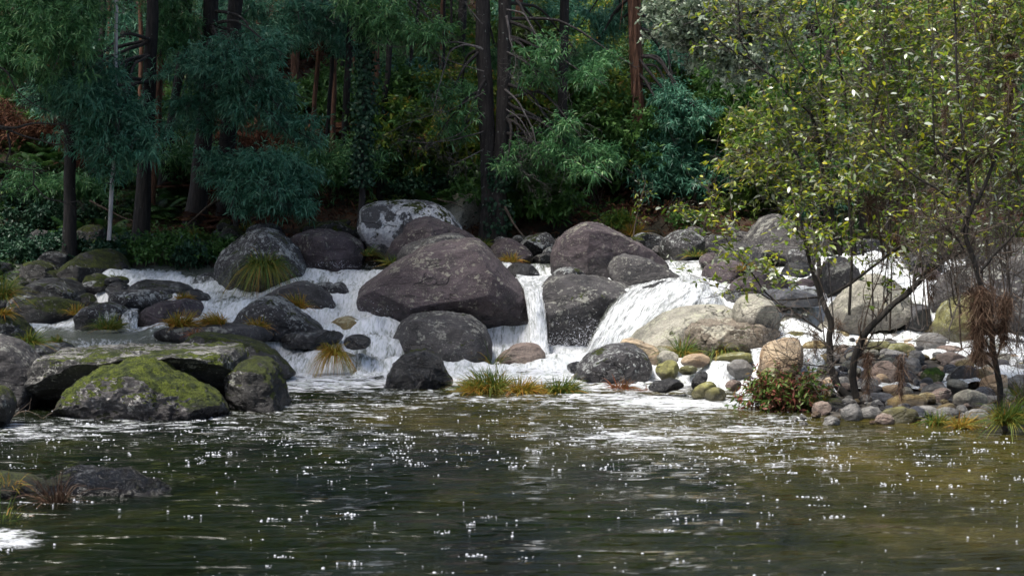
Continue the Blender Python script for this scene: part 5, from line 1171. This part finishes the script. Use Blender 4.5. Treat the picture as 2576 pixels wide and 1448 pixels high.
for i, (x, y, rx, ry, Y, mt) in enumerate(bl_):
    side = 'left bank' if x < 900 else ('middle of the far bank' if x < 1800 else 'right bank behind the shrubs')
    bush('leafy undergrowth bush on the %s' % side, x, y, rx, ry, Y, mt, 'bush', 1.1, FL, 'undergrowth bushes of the %s' % side, seed=20 + i)

# bushes crowding the slope behind
r7 = random.Random(21)
for i in range(165):
    x = r7.uniform(-60, 2660) if i < 90 else r7.uniform(1000, 2660); Y = r7.uniform(36.5, 60) if i % 3 else r7.uniform(34.3, 38); g = gz((x - 1288) / 4800 * Y, Y)
    hh = r7.uniform(.7, 2.4) if x > 1000 else r7.uniform(.4, 1.2); yc = 560 + (2 - g - hh * .55) * 4800 / Y
    mt = r7.choice(['acacia', 'acaciag', 'broad', 'bracken', 'bracken']) if x < 1000 else r7.choice(['oak', 'oak', 'broad', 'acaciag', 'acacia', 'heath', 'broad'])
    zone = 'left half' if x < 1288 else 'right half'
    bush({'bracken': 'rust brown withered', 'oak': 'yellow green', 'broad': 'leafy green', 'acaciag': 'fresh green', 'acacia': 'blue green', 'heath': 'feathery green'}[mt] + ' bush deep on the %s of the wooded slope' % zone, x, yc, r7.uniform(.6, 1.4) * 4800 / Y, hh * .5 * 4800 / Y, Y, mt, 'bush', .75,
         dict(L=(.08, .16), W=(.03, .06), per=8, droop=.2, prof=(.3, 1, .2)) if mt in ('oak', 'broad') else dict(L=(.12 * Y / 52, .2 * Y / 52), W=(.02 * Y / 52, .034 * Y / 52), per=10, droop=.4), 'bushes deep on the wooded slope', seed=200 + i)

# ferns
def frond(mb, base, d, L, W, droop, r, n=13, rn=None):
    t = np.linspace(0, 1, n + 1); d = norm(d); sd = norm(np.cross(d, (0, 0, 1)))
    C = base + d * (L * t)[:, None] + np.array((0, 0, -droop * L)) * (t ** 2)[:, None]
    mb.tube(C, np.linspace(.004, .0015, n + 1), 3, r=.3)
    T = norm(np.gradient(C, axis=0))[1:]; C = C[1:]; w = W * np.sin(np.pi * (t[1:] * .8 + .16)) ** .8
    for s in (1, -1):
        dd = norm(sd * s + T * .45 + (0, 0, -.15)); sid = norm(np.cross(dd, np.cross(T, dd)))
        mb.strips(C, dd, sid, np.tile((0, 0, -.15), (n, 1)), w, L / n * .6, (.6, .9, .1), np.clip(rn + r.normal(size=n) * .12, 0, 1))
fern_proto = {}
def fern(x, y, Y, s, mat, label, group, seed):
    c = at(x, y, Y); g = gz(c[0], c[1]) if y is not None else 0
    key = (mat, seed % 3)
    if key not in fern_proto:
        r = np.random.default_rng(seed); mb = MB()
        for k in range(11):
            a = k / 11 * 6.28 + r.uniform(-.3, .3); el = r.uniform(.5, 1.2)
            frond(mb, np.zeros(3), (math.cos(a) * math.cos(el), math.sin(a) * math.cos(el), math.sin(el)), r.uniform(.7, 1.05), .26, r.uniform(.35, .7), r, 14, r.random())
        o = mb.build('fern', M[mat]); fern_proto[key] = o.data
    else:
        o = bpy.data.objects.new('fern', fern_proto[key]); COL.objects.link(o)
    o.location = (c[0], c[1], g); o.scale = (s, s, s); o.rotation_euler = (0, 0, seed * 1.7); tag(o, label, 'fern', group)
r5 = random.Random(3)
for i in range(285):
    z = r5.random()
    if z < .35: x, Y = r5.uniform(-60, 560), r5.uniform(32.8, 42)
    elif z < .8: x, Y = r5.uniform(540, 1500), r5.uniform(34.3, 50)
    else: x, Y = r5.uniform(1480, 2640), r5.uniform(34.3, 50)
    green = (x < 420 and r5.random() < .9) or r5.random() < .35
    if green: fern(x, 560, Y, r5.uniform(.6, 1.0), 'fern', 'green fern plant arching over the %s slope' % ('left' if x < 1288 else 'right'), 'green ferns of the %s slope' % ('left' if x < 1288 else 'right'), i)
    else: fern(x, 560, Y, r5.uniform(.6, 1.1), 'bracken', 'rust brown bracken withering on the %s slope' % ('left' if x < 1288 else 'right'), 'rust brown bracken of the %s slope' % ('left' if x < 1288 else 'right'), i + 500)
for i in range(34):
    x, Y = (r5.uniform(-40, 330), r5.uniform(30.6, 33.)) if i < 24 else (r5.uniform(330, 560), r5.uniform(32.2, 33.))
    fern(x, 560, Y, r5.uniform(.45, .75), 'fern', 'dark green fern on the bank edge above the left cascade', 'dark ferns on the bank edge above the left cascade', i)
# ground cover
mb = MB(); n = 90000
Yc = 32.7 + (rng.random(n) ** 1.5) * 36; xp = rng.uniform(-120, 2700, n); Yc = np.where((xp < 330) & (rng.random(n) < .4), rng.uniform(29.3, 33, n), Yc); Xc = (xp - 1288) / 4800 * Yc
Zc = ground_z(Xc, Yc); zone = fbm(np.stack([Xc * .35, Yc * .3, 0 * Xc], -1), 3, 5.)
Pg = np.stack([Xc, Yc, Zc + rng.random(n) ** 2 * .25], -1)
for mt, sel, nm, lb in (('bracken', zone + (xp > 500) * .1 - (xp < 330) * .4 > .12, 'fallen_bracken', 'matted rusty bracken and leaf litter covering the wooded slope'), ('heath', zone + (xp > 500) * .1 - (xp < 330) * .4 <= .12, 'ground_cover', 'low green ground cover of the wooded slope')):
    Q = Pg[sel]; m = len(Q); mb = MB(); d = norm(rng.normal(size=(m, 3)) + (0, 0, .9)); s = norm(np.cross(d, rng.normal(size=(m, 3))))
    L = rng.uniform(.08, .24, m) * (Q[:, 1] / 36); lf = Q[:, 0] / Q[:, 1] * 4800 + 1288 < 620; mb.strips(Q, d, s, np.tile((0, 0, -.5), (m, 1)), L, L * rng.uniform(.12, .26, m), (.3, 1, .1), rng.random(m) * np.where(lf, .3, 1))  # left side leaves tinted darker, standing in for shade under the trees
    o = mb.build(nm, M[mt]); tag(o, lb, 'ground cover', kind='stuff')
# fallen sticks
for i, (pts, w, Y, lb) in enumerate([([(575,490),(545,505),(500,540),(455,580)], 7, 33.3, 'fallen branch lying across the bank left of the freckled boulder'),
      ([(225,505),(300,545),(345,560)], 6, 34, 'fallen brown log on the left bank'), ([(1100,500),(1140,510),(1165,522)], 4, 33.2, 'bare stick lying over the white blotched boulder'),
      ([(1270,520),(1290,560),(1318,598)], 8, 33, 'crooked dark root stick beside the twin trunks'), ([(560,600),(640,545),(690,540)], 4, 34, 'thin fallen stick under the blue green boughs'),
      ([(700,545),(740,547),(800,545)], 4, 34.5, 'thin fallen stick behind the freckled boulder')]):
    P = wob([at(x, y, Y - .1 * k) for k, (x, y) in enumerate(pts)], 16, .04, i); mb = MB(); mb.tube(P, np.linspace(PX(w, Y) * .6, .008, 16), 6, rough=.3); twigs(mb, P, .006, 4, .3, 1, .1, i, 3)
    o = mb.build('fallen_branch', M['twigbrown'], loc=tuple(P[0])); tag(o, lb, 'branch')
P = wob([at(x, y, 19.3) for x, y in ((28,1050),(60,1030),(95,1042),(110,1055))], 10, .02, 5); mb = MB(); mb.tube(P, np.linspace(.008, .003, 10), 5); twigs(mb, P, .004, 7, .3, 1, .1, 3, 3)
o = mb.build('fallen_branch', M['twigbrown'], loc=tuple(P[0])); tag(o, 'thin dead twigs caught between the left grey boulder and the moss mound', 'branch')
# lichened bare branch reaching in at the left edge
root = tree_root('tree', at(-90, 560, 24), 'bare branching limb spotted with lichen reaching in from the left edge', 'tree')
mb = MB()
for pts, w in (([(-150,420),(-60,330),(0,315),(60,345),(110,355),(150,372),(185,355)], 10), ([(0,318),(40,322),(80,310),(180,316)], 7), ([(20,335),(25,380),(10,410),(60,425),(120,430)], 6), ([(85,430),(85,465),(60,480)], 4), ([(85,465),(115,500),(170,512),(200,505)], 4), ([(-20,160),(20,180),(40,230),(90,265),(130,280)], 5), ([(-20,400),(30,415),(20,440)], 5)):
    P = wob([at(x, y, 26.5) for x, y in pts], 20, .03, int(w)); mb.tube(P, np.linspace(PX(w, 26.5) * .55, .005, 20), 6, rough=.2); twigs(mb, P[6:], .004, 5, .3, 2, .05, int(w) + 3, 3)
mb.tube(wob([at(-160, 700, 26.5), at(-190, 520, 26.5), at(-150, 420, 26.5)], 10, .03), np.linspace(.08, .04, 10), 8)
sub(mb, 'limb', 'stem', root)

# ------------------------------------------------------------------ sedge tufts
def tuft(reg, x, y, Y, w, h, mat, label, n=260, hang=.7, z=None, seed=0, rock_=False):
    (xd, yd), = px(reg, [(x, y)]); c = at(xd, yd, Y)
    s = REG[reg][2]; W = PX(w * s, Y) / 2; H = PX(h * s, Y) * 1.35
    r = np.random.default_rng(seed + 40)
    a = r.uniform(0, 6.28, n); rr = r.random(n) ** .6 * W * .45
    B = c + np.stack([np.cos(a) * rr, np.sin(a) * rr * .5, np.zeros(n)], 1)
    out = np.stack([np.cos(a) + r.normal(size=n) * .35, np.sin(a) * .7 - .15 + r.normal(size=n) * .3, np.zeros(n)], 1)
    sp = r.random(n); d = norm(out * (.15 + sp * .85)[:, None] + (0, 0, 1.1) + r.normal(size=3) * (.3, .2, 0) + r.normal(size=(n, 3)) * .15); L = r.uniform(.35, 1.35, n) * max(H * 1.05, W * .85)
    b = out * (.35 * sp)[:, None] + np.stack([0 * a, 0 * a, -hang * (.35 + sp * .95)], 1)
    sd = norm(np.cross(d, r.normal(size=(n, 3))))
    mb = MB(); mb.strips(B, d, sd, b, L, r.uniform(.006, .012, n) * (Y / 25), (.8, 1, .9, .65, .1), np.clip(r.random(n) * .8 + sp * .2, 0, 1))
    o = mb.build('sedge_tuft', M[mat], loc=tuple(c)); tag(o, label, 'grass tuft')
T = [('B',1060,1320,22.2,420,170,'grass','large green tussock in the pool, its blades bent over, left one of the island row',700),
 ('B',960,1325,22.1,240,110,'grassy','low yellow left skirt of the island tussock',260),
 ('B',1270,1325,22.1,260,110,'grassy','orange yellow middle tuft of the island row',420),
 ('B',1380,1330,22.2,200,90,'grassy','short orange tuft between the island tussocks',260),
 ('B',1520,1330,22.2,330,120,'grass','green right hand tussock of the island row',520),
 ('B',1900,1310,22.8,180,90,'grassred','small rusty sedge tuft standing in the shallows',220),
 ('B',2060,1330,22.6,90,60,'grassred','tiny orange sedge at the edge of the small falls',70),
 ('A',1700,440,29.0,300,200,'grass','long sedge hanging on the front of the freckled boulder',480),
 ('B',60,1080,24.7,190,140,'grassy','drooping green and orange sedge clump in the left cascade',420),
 ('A',1920,700,27.1,170,110,'grassy','orange sedge on the flank of the half drowned boulder',220),
 ('A',1660,830,25.6,150,90,'grassy','yellow sedge at the foot of the pointed dark boulder',180),
 ('A',1150,815,25.,260,100,'grassy','yellow sedge on the left of the flat grey rock',380),
 ('A',1390,800,25.,260,90,'grassy','orange sedge along the top of the flat grey rock',340),
 ('A',1260,880,24.3,100,60,'grassred','small rusty sedge below the flat grey rock',90),
 ('A',700,835,26.5,260,100,'grass','green and orange sedge beside the left pool',340),
 ('A',190,930,22.,180,110,'grass','green sedge tuft at the left edge above the grey boulder',260),
 ('A',370,915,22.4,120,50,'grass','short green sedge over the thin spill behind the slab',110),
 ('A',750,520,30.0,90,90,'grass','blue green sedge hanging beside the round moss cap',150),
 ('A',1180,640,28.1,150,50,'grassy','orange sedge beside the smooth dark hump',160),
 ('A',1250,280,32.6,180,110,'grass','tall green sedge at the foot of the thick dark trunk',240),
 ('A',20,640,27,140,160,'grass','tall shaded sedge at the left edge',260),
 ('A',20,740,22.6,140,60,'grassy','dry sedge on the black mossy ledge',160),
 ('A',500,740,27.9,160,70,'grassy','dry yellow sedge on the low moss clump rock',160),
 ('B',270,440,31.,110,80,'grass','green sedge between the purple and the white blotched boulders',130),
 ('B',430,500,29.5,110,70,'grass','green sedge at the left shoulder of the largest boulder',130),
 ('B',1200,480,30.3,150,60,'grassy','orange sedge under the round boulder behind the gap',150),
 ('B',1990,310,33.,160,90,'grassy','yellow fern like tuft on the rocks behind the brown dome',160),
 ('B',1010,380,32.5,120,70,'grass','dark green sedge left foot of the twin trunks',120),
 ('B',1090,1140,25.9,180,160,'grass','few tall thin blades beside the rock at the foot of the narrow fall',22),
 ('C',200,960,24.0,160,140,'grass','green sedge left under the flat tan ledge',300),
 ('C',440,930,23.9,320,120,'grass','wide green sedge hanging below the flat tan ledge',420),
 ('C',580,430,28.,130,70,'grassy','orange sedge between the grey boulders',110),
 ('C',270,345,30.4,200,40,'grass','thin green sedge line below the pale capped boulder',90),
 ('C',940,1290,20.4,180,110,'grassy','yellow green sedge beside the red leaved plant',260),
 ('C',1030,1270,20.5,160,140,'grass','blue green sedge at the foot of the forked stems',240),
 ('C',1750,1370,18.9,220,90,'grass','short sedge at the waterline of the cobble bank',200),
 ('C',1900,1390,18.6,200,100,'grassy','mixed sedge at the waterline right of the short one',200),
 ('C',2180,1370,18.1,330,190,'grass','thick green sedge round the right hand stem',520),
 ('C',2290,1250,18.7,160,160,'grass','green sedge at the right edge of the cobble bank',200),
 ('A',1590,200,33.6,130,70,'grass','green sedge among the mossy rocks under the boughs',120),
 ('A',1980,210,33.6,150,50,'fern','low green herbs behind the purple boulder',160),
 ('F',140,1280,13.6,110,110,'debris','dry brown grass clump on the near left mossy rock',130),
 ('F',10,1330,12.9,120,90,'grass','thin green blades at the near left edge',60),
 ('F',20,1225,13.9,160,40,'grassy','thin dry blades on the near left mossy rock',60)]
for i, t in enumerate(T):
    reg, x, y, Y, w, h, mt, lb, n = t; tuft(reg, x, y, Y, w, h, mt, lb, int(n * 1.2), seed=i, hang=1.45 if ('hanging' in lb or 'drooping' in lb) else .7)
# earth hummocks that carry the island tussocks
for i, (x, y, w, Y) in enumerate([(1030,1325,230,22.45),(1290,1330,160,22.4),(1520,1335,190,22.45)]):
    rock('hummock', ['root clump of earth under the left island tussock', 'root clump of earth under the middle island tuft', 'root clump of earth under the right island tussock'][i], 'ochre', 'B', Y, .35, ell(x, y, w * .5, 40, 0, seed=i), cat='hummock', sub=4)
# red leaved plant
root = tree_root('shrub', at(*px('C', [(790,1300)])[0], 20.2), 'low plant with red and green leaves at the waterline left of the forked stems', 'plant')
mb = MB(); rl = dict(L=(.045, .075), W=(.018, .03), per=10, droop=.3, prof=(.3, 1, .15))
for k, (x, y, rx, ry) in enumerate([(700,1200,90,70),(800,1190,100,80),(880,1140,90,70),(840,1240,90,60),(740,1260,80,50),(950,1180,80,60),(690,1140,50,40)]):
    (a, b_), = px('C', [(x, y)]); leaves_blob(mb, at(a, b_, 20.2), (PX(rx * .41, 20), .22, PX(ry * .41, 20)), 70, seed=k + 70, fill=.1, **rl)
sub(mb, 'leaves', 'redplant', root)
mb = MB()
for k in range(16):
    a = at(*px('C', [(780 + rng.uniform(-80, 120), 1300)])[0], 20.2); e = at(*px('C', [(rng.uniform(660, 980), rng.uniform(1120, 1240))])[0], 20.1); mb.tube(wob([a, (a + e) / 2, e], 8, .03, k), np.linspace(.004, .002, 8), 4)
sub(mb, 'stems', 'twigbrown', root)

# ------------------------------------------------------------------ right hand shrubs
SK = dict(L=(.05, .095), W=(.024, .042))
def shrub(name, label, cat, Y, paths, seed, nt, tl, nleaf, cmat='shrub', bmat='stem', tmat='twigbrown', depth=2, up=.25, leaf=SK, tfrom=3, shift=0., ylo=760):
    base = at(*px(paths[0][0], paths[0][1])[0][:2], Y); root = tree_root(name, base, label, cat)
    mb = MB(); tw = MB(); tips = []
    for i, (reg, pts, w0, w1) in enumerate(paths):
        dpts = px(reg, pts); P = wob([at(p[0], p[1], Y + (p[2] if len(p) > 2 else 0)) for p in dpts], 10 + 5 * len(pts), .02, seed + i)
        mb.tube(P, np.linspace(PX(w0, Y) / 2, PX(w1, Y) / 2, len(P)), 8, rough=.15)
        twigs(tw, P[tfrom:], max(.0035, PX(w1, Y) * .35), nt, tl, depth, up, seed * 11 + i, 4, .85, tips)
    sub(mb, 'stems', bmat, root); sub(tw, 'twigs', tmat, root)
    if nleaf:
        r = np.random.default_rng(seed + 3); P = np.concatenate([q[1:] for q in tips]); D = np.concatenate([np.diff(q, axis=0) for q in tips])
        zmin = at(1288, ylo, Y)[2]
        k = (P[:, 2] > zmin + r.random(len(P)) * .5)
        P, D = P[k], D[k]; j = r.integers(0, len(P), nleaf); b = P[j] + r.normal(size=(nleaf, 3)) * .012
        d = norm(norm(D[j]) * .5 + r.normal(size=(nleaf, 3)) * (.9, .9, .45)); s = norm(np.cross(d, (0, 0, 1)) + r.normal(size=(nleaf, 3)) * .45)
        lm = MB(); lm.strips(b, d, s, np.tile((0, 0, -.25), (nleaf, 1)), r.uniform(*leaf['L'], nleaf), r.uniform(*leaf['W'], nleaf), (.12, .85, 1, .7, .05), np.clip(r.random(nleaf) + shift, 0, 1))
        sub(lm, 'leaves', cmat, root)
    return root
shrub('alder_shrub', 'forked black stemmed shrub rooted at the waterline of the cobble bank', 'shrub', 20.3, [
 ('C',[(1240,1240),(1140,1140),(1095,1000),(1100,900),(1090,840),(1110,750),(1070,660),(1050,590),(1010,480),(960,330),(930,180),(905,60)],22,6),
 ('C',[(1260,1240),(1235,1080),(1250,950),(1290,850),(1330,790),(1400,720),(1480,630),(1560,570),(1650,480),(1700,430),(1800,360),(1920,310)],20,12),
 ('C',[(1080,590),(1150,550),(1230,500),(1330,420),(1450,330),(1600,240),(1800,160),(2000,80)],9,4),
 ('C',[(1215,700),(1225,500),(1232,300),(1215,100),(1205,-100)],8,5),
 ('C',[(1050,800),(960,740),(880,680),(760,610),(700,560),(620,440),(540,340),(380,250),(300,200)],6,2),
 ('C',[(1060,590),(900,600),(740,610),(640,540),(480,570),(330,600)],5,1.5),
 ('C',[(1100,1020),(900,1000),(780,1020)],4,1.5),
 ('C',[(1230,1240),(1100,1150),(930,1080),(850,1000)],3,1.2)], 1, 12, .6, 2000, shift=.05, ylo=800)
shrub('alder_shrub', 'dark stemmed shrub at the right edge of the water, flood debris caught in it', 'shrub', 18.3, [
 ('C',[(2180,1420),(2130,1300),(2140,1150),(2110,1000),(2090,900),(2085,750),(2060,620),(2000,480),(1970,350),(1920,230),(1935,120),(1975,0)],17,11),
 ('D',[(1990,1240),(2050,1100),(2130,900),(2180,760),(2250,660),(2330,600)],11,6),
 ('C',[(1915,300),(1880,240),(1800,170)],6,5),
 ('D',[(1900,1300),(1830,1210),(1740,1140),(1640,1095),(1560,1040),(1430,920),(1350,800)],7,3),
 ('D',[(1900,1420),(1960,1250),(1930,1000),(1900,780),(1870,450),(1860,200),(1850,-20)],10,5),
 ('D',[(1900,1040),(1730,900),(1720,600),(1725,100)],6,2),
 ('D',[(1900,1040),(2000,900),(2120,820)],4,2),
 ('C',[(1990,460),(2100,330),(2200,230),(2330,80)],9,5),
 ('C',[(2170,1400),(2230,1290),(2280,1180)],7,3),
 ('C',[(2080,640),(1960,660),(1860,640),(1830,400)],4,2)], 2, 16, .6, 1000, shift=.08, ylo=560, bmat='stem')
shrub('leafy_shrub', 'leafy shrub with upright grey stems and yellow green leaves, left part of the thicket', 'shrub', 21.6, [
 ('D',[(1250,1560),(1215,1200),(1210,900),(1195,600),(1140,250),(1110,-20)],9,4),
 ('D',[(1120,1560),(1100,1200),(1060,700),(1040,450),(1040,200),(1000,-20)],7,3),
 ('D',[(1160,1560),(1050,1000),(1010,780),(970,680),(880,620),(800,530),(760,470),(680,430),(600,350),(490,310),(380,220),(340,150)],11,3),
 ('D',[(610,360),(590,300),(550,250),(545,100),(530,-20)],5,3),
 ('D',[(1000,1560),(920,1380),(850,1200),(800,1000),(690,960),(560,920)],6,2),
 ('D',[(1300,1560),(1270,1200),(1250,800),(1300,400),(1290,-20)],6,3),
 ('D',[(1100,1200),(980,1150),(850,1050),(700,1000),(600,1080),(500,1120)],4,1.5),
 ('D',[(1150,1100),(1000,850),(850,800),(700,760),(640,760)],4,1.5),
 ('D',[(1140,900),(1000,500),(850,300),(780,100)],4,1.5),
 ('D',[(1180,1400),(1050,1350),(950,1200),(860,1180)],4,1.5)], 3, 30, .66, 4600, ylo=690, bmat='stem', tmat='twig')
shrub('leafy_shrub', 'tall leafy shrub with slanting grey stems in the middle of the right hand thicket', 'shrub', 20.6, [
 ('D',[(1500,1560),(1540,1300),(1560,900),(1580,500),(1600,-20)],7,3),
 ('D',[(1420,1560),(1380,1200),(1340,800),(1420,400),(1450,-20)],6,3),
 ('D',[(1560,1560),(1650,1200),(1780,900),(1720,500),(1700,-20)],6,3),
 ('D',[(1450,1560),(1480,1200),(1650,900),(1850,600),(2150,420),(2300,400)],7,3),
 ('D',[(1400,1400),(1300,1150),(1180,900),(1060,820)],4,2),
 ('D',[(1500,1300),(1420,1000),(1360,700),(1200,500)],4,2),
 ('D',[(1560,700),(1480,400),(1350,150)],4,2)], 4, 30, .64, 3700, ylo=690, bmat='twigbrown', tmat='twig')
shrub('leafy_shrub', 'thin twiggy shrub filling the upper right corner', 'shrub', 19.6, [
 ('D',[(2050,1560),(2080,1200),(2100,800),(2060,400),(2120,-20)],7,3),
 ('D',[(2200,1560),(2180,1200),(2230,800),(2200,400),(2160,-20)],7,3),
 ('D',[(1950,1560),(1990,1100),(1960,700),(2000,300),(1960,-20)],6,3),
 ('D',[(2350,1300),(2200,1000),(2050,700),(1900,400),(1850,200)],5,2),
 ('D',[(2350,700),(2200,500),(2050,400),(1930,420)],8,3),
 ('D',[(2300,1560),(2280,1200),(2150,700),(2280,300),(2250,-20)],5,2)], 5, 30, .6, 1700, ylo=690, bmat='twigbrown', tmat='twigbrown')
shrub('bare_shrub', 'tangle of bare brown twigs over the lower right rocks', 'shrub', 20.9, [
 ('C',[(1460,800),(1470,600),(1480,300),(1560,100),(1600,-150)],5,2),
 ('C',[(1900,700),(1860,500),(1830,300),(1760,100),(1740,-100)],5,2),
 ('C',[(2200,700),(2180,400),(2150,200),(2200,-50)],6,3),
 ('C',[(1300,800),(1340,600),(1420,400),(1440,200),(1380,-50)],4,2),
 ('C',[(2280,800),(2150,600),(2000,520),(1850,620)],4,2)], 6, 36, .55, 500, ylo=690, bmat='twigbrown', tmat='twigbrown')
shrub('bare_shrub', 'web of bare pale twigs filling the lower right of the thicket', 'shrub', 19.4, [
 ('C',[(2250,900),(2200,600),(2230,300),(2180,0)],4,2),
 ('C',[(2060,700),(2100,450),(2060,200),(2100,-80)],4,2),
 ('C',[(1820,800),(1900,560),(1780,300),(1850,0)],4,2),
 ('C',[(1640,760),(1600,500),(1660,250),(1620,-50)],4,2),
 ('C',[(2330,500),(2180,440),(2000,380),(1800,420)],4,1.5),
 ('C',[(2330,200),(2150,150),(1950,220),(1750,180)],4,1.5),
 ('C',[(2340,700),(2240,800),(2280,1000)],3,1.5)], 16, 30, .5, 350, ylo=640, bmat='twig', tmat='twig', shift=.1)
shrub('bare_shrub', 'low bare twigs drooping over the small falls from the forked stems', 'shrub', 19.9, [
 ('C',[(1100,900),(980,820),(860,800),(700,860)],3,1.2),
 ('C',[(1100,800),(1000,700),(900,640),(780,680)],3,1.2),
 ('C',[(1250,900),(1150,960),(1050,1100)],3,1.2),
 ('C',[(1280,850),(1420,850),(1600,860),(1850,880)],3,1.2),
 ('C',[(1080,620),(1000,400),(1020,250)],3,1.2)], 17, 12, .35, 60, ylo=700, bmat='twigbrown', tmat='twig')
r8 = random.Random(31)
for s_, (lb, xa, xb, Ys) in enumerate([('screen of slender bare upright stems at the right edge of the thicket', 2330, 2600, 20.2), ('slender bare slanting stems in the middle of the thicket', 2060, 2400, 22.0)]):
    ps = []
    for k in range(9):
        x0 = r8.uniform(xa, xb); dx = r8.uniform(-160, 120)
        ps.append(('F', [(x0, r8.uniform(780, 880)), (x0 + dx * .2 + r8.uniform(-15, 15), 600), (x0 + dx * .55 + r8.uniform(-25, 25), 350), (x0 + dx, r8.uniform(-30, 160))], r8.uniform(3, 6), 1.5))
    shrub('bare_shrub', lb, 'shrub', Ys, ps, 24 + s_, 13, .6, 500, ylo=690, bmat=['twigbrown', 'twig'][s_], tmat='twigbrown', shift=.05)
shrub('sapling', 'thin bare sapling in front of the low rocks right of the brown dome', 'shrub', 32.5, [('F',[(1590,610),(1600,560),(1612,500),(1625,460)],5,2)], 7, 10, .4, 60, ylo=900, bmat='twigbrown')
shrub('sapling', 'crooked dark twig bush left of the peaked boulder', 'shrub', 31.8, [('F',[(1770,600),(1772,560),(1790,520),(1780,470)],5,2), ('F',[(1770,600),(1745,560),(1700,530)],4,1.5)], 8, 10, .5, 120, ylo=900, bmat='twigbrown')

# flood debris
def debris(x, y, Y, w, h, n, label, seed, reg='C'):
    (a, b_), = px(reg, [(x, y)]); c = at(a, b_, Y); r = np.random.default_rng(seed); W, H = PX(w * .4126, Y) / 2, PX(h * .4126, Y)
    n = int(n * 3.2); tall = h > w * .9; z_ = r.random(n) ** 1.3
    B = c + r.normal(size=(n, 3)) * (W * .40, W * .3, H * .10) * (1 - .6 * z_)[:, None] + np.stack([0 * z_, 0 * z_, (H * .5 - z_ * H * 1.5) if tall else 0 * z_], 1)
    d = norm(r.normal(size=(n, 3)) * ((.5, .5, .45) if tall else (.7, .7, .5)) + (0, 0, -1.0 if tall else -.15)); s = norm(np.cross(d, r.normal(size=(n, 3))))
    mb = MB(); mb.strips(B, d, s, r.normal(size=(n, 3)) * .6 + (0, 0, -.1), r.uniform(.12, .5, n) * max(H, W) * (1 if tall else .9), r.uniform(.0015, .006, n), (.6, 1, .8, .5, .1))
    o = mb.build('flood_debris', M['debris'], loc=tuple(c)); tag(o, label, 'debris')
for i, (x, y, Y, w, h, n, lb, reg) in enumerate([
 (2010,680,18.1,190,270,900,'big brown beard of flood debris hanging on the right hand stem','C'), (2160,680,18.1,150,200,420,'second ragged debris mass just right of the big beard','C'),
 (1330,1010,20,80,160,160,'debris strand hanging above the brown pink cobble','C'), (1530,1040,19.6,90,180,160,'debris strand hanging over the bank right of the brown pink cobble','C'),
 (1385,200,20.5,100,80,170,'ball of dry debris in the twigs over the white water','C'), (1500,260,20.4,90,90,150,'dry debris snagged beside the ball over the white water','C'),
 (1715,480,19.5,90,120,170,'debris clump on the diagonal black branch','C'), (780,1030,20.2,50,60,90,'tiny debris clump above the red leaved plant','C'),
 (1340,20,20.5,110,100,170,'debris clump just above the ball in the twigs','C'), (1545,1050,20.2,140,80,170,'debris clump in the fork left of the right hand stem','D'),
 (1985,980,18.4,110,80,170,'debris clump on the right hand stem at mid height','D'), (2190,810,18.6,120,100,200,'dark debris clump near the right edge','D'),
 (2200,340,18.6,130,80,170,'debris snag near the top right corner','D'), (1800,700,19.6,80,100,120,'rusty debris clump high in the middle thicket','D'),
 (2040,600,18.9,100,80,150,'debris clump right of the rusty one','D'), (2190,560,18.7,100,130,170,'hanging debris below the top right snag','D'),
 (1415,710,20.4,50,90,90,'cone shaped debris among the leaves','D'), (965,840,21,60,50,80,'small debris clump at the left of the thicket','D'), (1720,1160,20.0,70,60,90,'debris clump under the fork','D'),
 (1150,790,20.1,60,140,90,'debris on the forked stem above the water','C'),(1010,850,20.1,60,110,90,'debris caught left of the forked stem','C')]):
    debris(x, y, Y, w, h, n, lb, i, reg)
# ------------------------------------------------------------------ camera, light, render
cam = bpy.data.cameras.new('camera'); co = bpy.data.objects.new('camera', cam); COL.objects.link(co)
co.location = (0, 0, CAMZ); co.rotation_euler = (math.pi / 2 - PITCH, 0, 0)
cam.sensor_width = 36; cam.lens = 36 * FPX / 2576; cam.clip_end = 3000; cam.clip_start = .1
cam.dof.use_dof = True; cam.dof.focus_distance = 27; cam.dof.aperture_fstop = 4.5
sc.camera = co
SUN_EL, SUN_AZ = R(64), R(-124)     # azimuth clockwise from +Y: high, from the left and a little behind the camera
w = bpy.data.worlds.new('World'); sc.world = w; w.use_nodes = True
nt = w.node_tree; nt.nodes.clear()
sky = nt.nodes.new('ShaderNodeTexSky'); sky.sky_type = 'NISHITA'; sky.sun_disc = False
sky.sun_elevation = SUN_EL; sky.sun_rotation = SUN_AZ; sky.air_density = 1.; sky.dust_density = 3.5; sky.ozone_density = 1.
bg = nt.nodes.new('ShaderNodeBackground'); bg.inputs[1].default_value = .085
wo = nt.nodes.new('ShaderNodeOutputWorld'); nt.links.new(sky.outputs[0], bg.inputs[0]); nt.links.new(bg.outputs[0], wo.inputs[0])
sl = bpy.data.lights.new('sun', 'SUN'); sl.energy = 3.2; sl.angle = R(18); sl.color = (1., .96, .9)
so = bpy.data.objects.new('sun', sl); COL.objects.link(so)
d = Vector((math.sin(SUN_AZ) * math.cos(SUN_EL), math.cos(SUN_AZ) * math.cos(SUN_EL), math.sin(SUN_EL)))
so.rotation_euler = d.to_track_quat('Z', 'Y').to_euler(); so.location = (0, 0, 60)
sc.view_settings.view_transform = 'Standard'; sc.view_settings.look = 'None'; sc.view_settings.exposure = 1.0; sc.view_settings.gamma = 1
sc.render.engine = 'CYCLES'
cy = sc.cycles; cy.use_denoising = True; cy.max_bounces = 6; cy.diffuse_bounces = 3; cy.glossy_bounces = 3; cy.transparent_max_bounces = 6
try: cy.denoiser = 'OPENIMAGEDENOISE'
except Exception: pass
cy.use_adaptive_sampling = True; cy.adaptive_threshold = .02
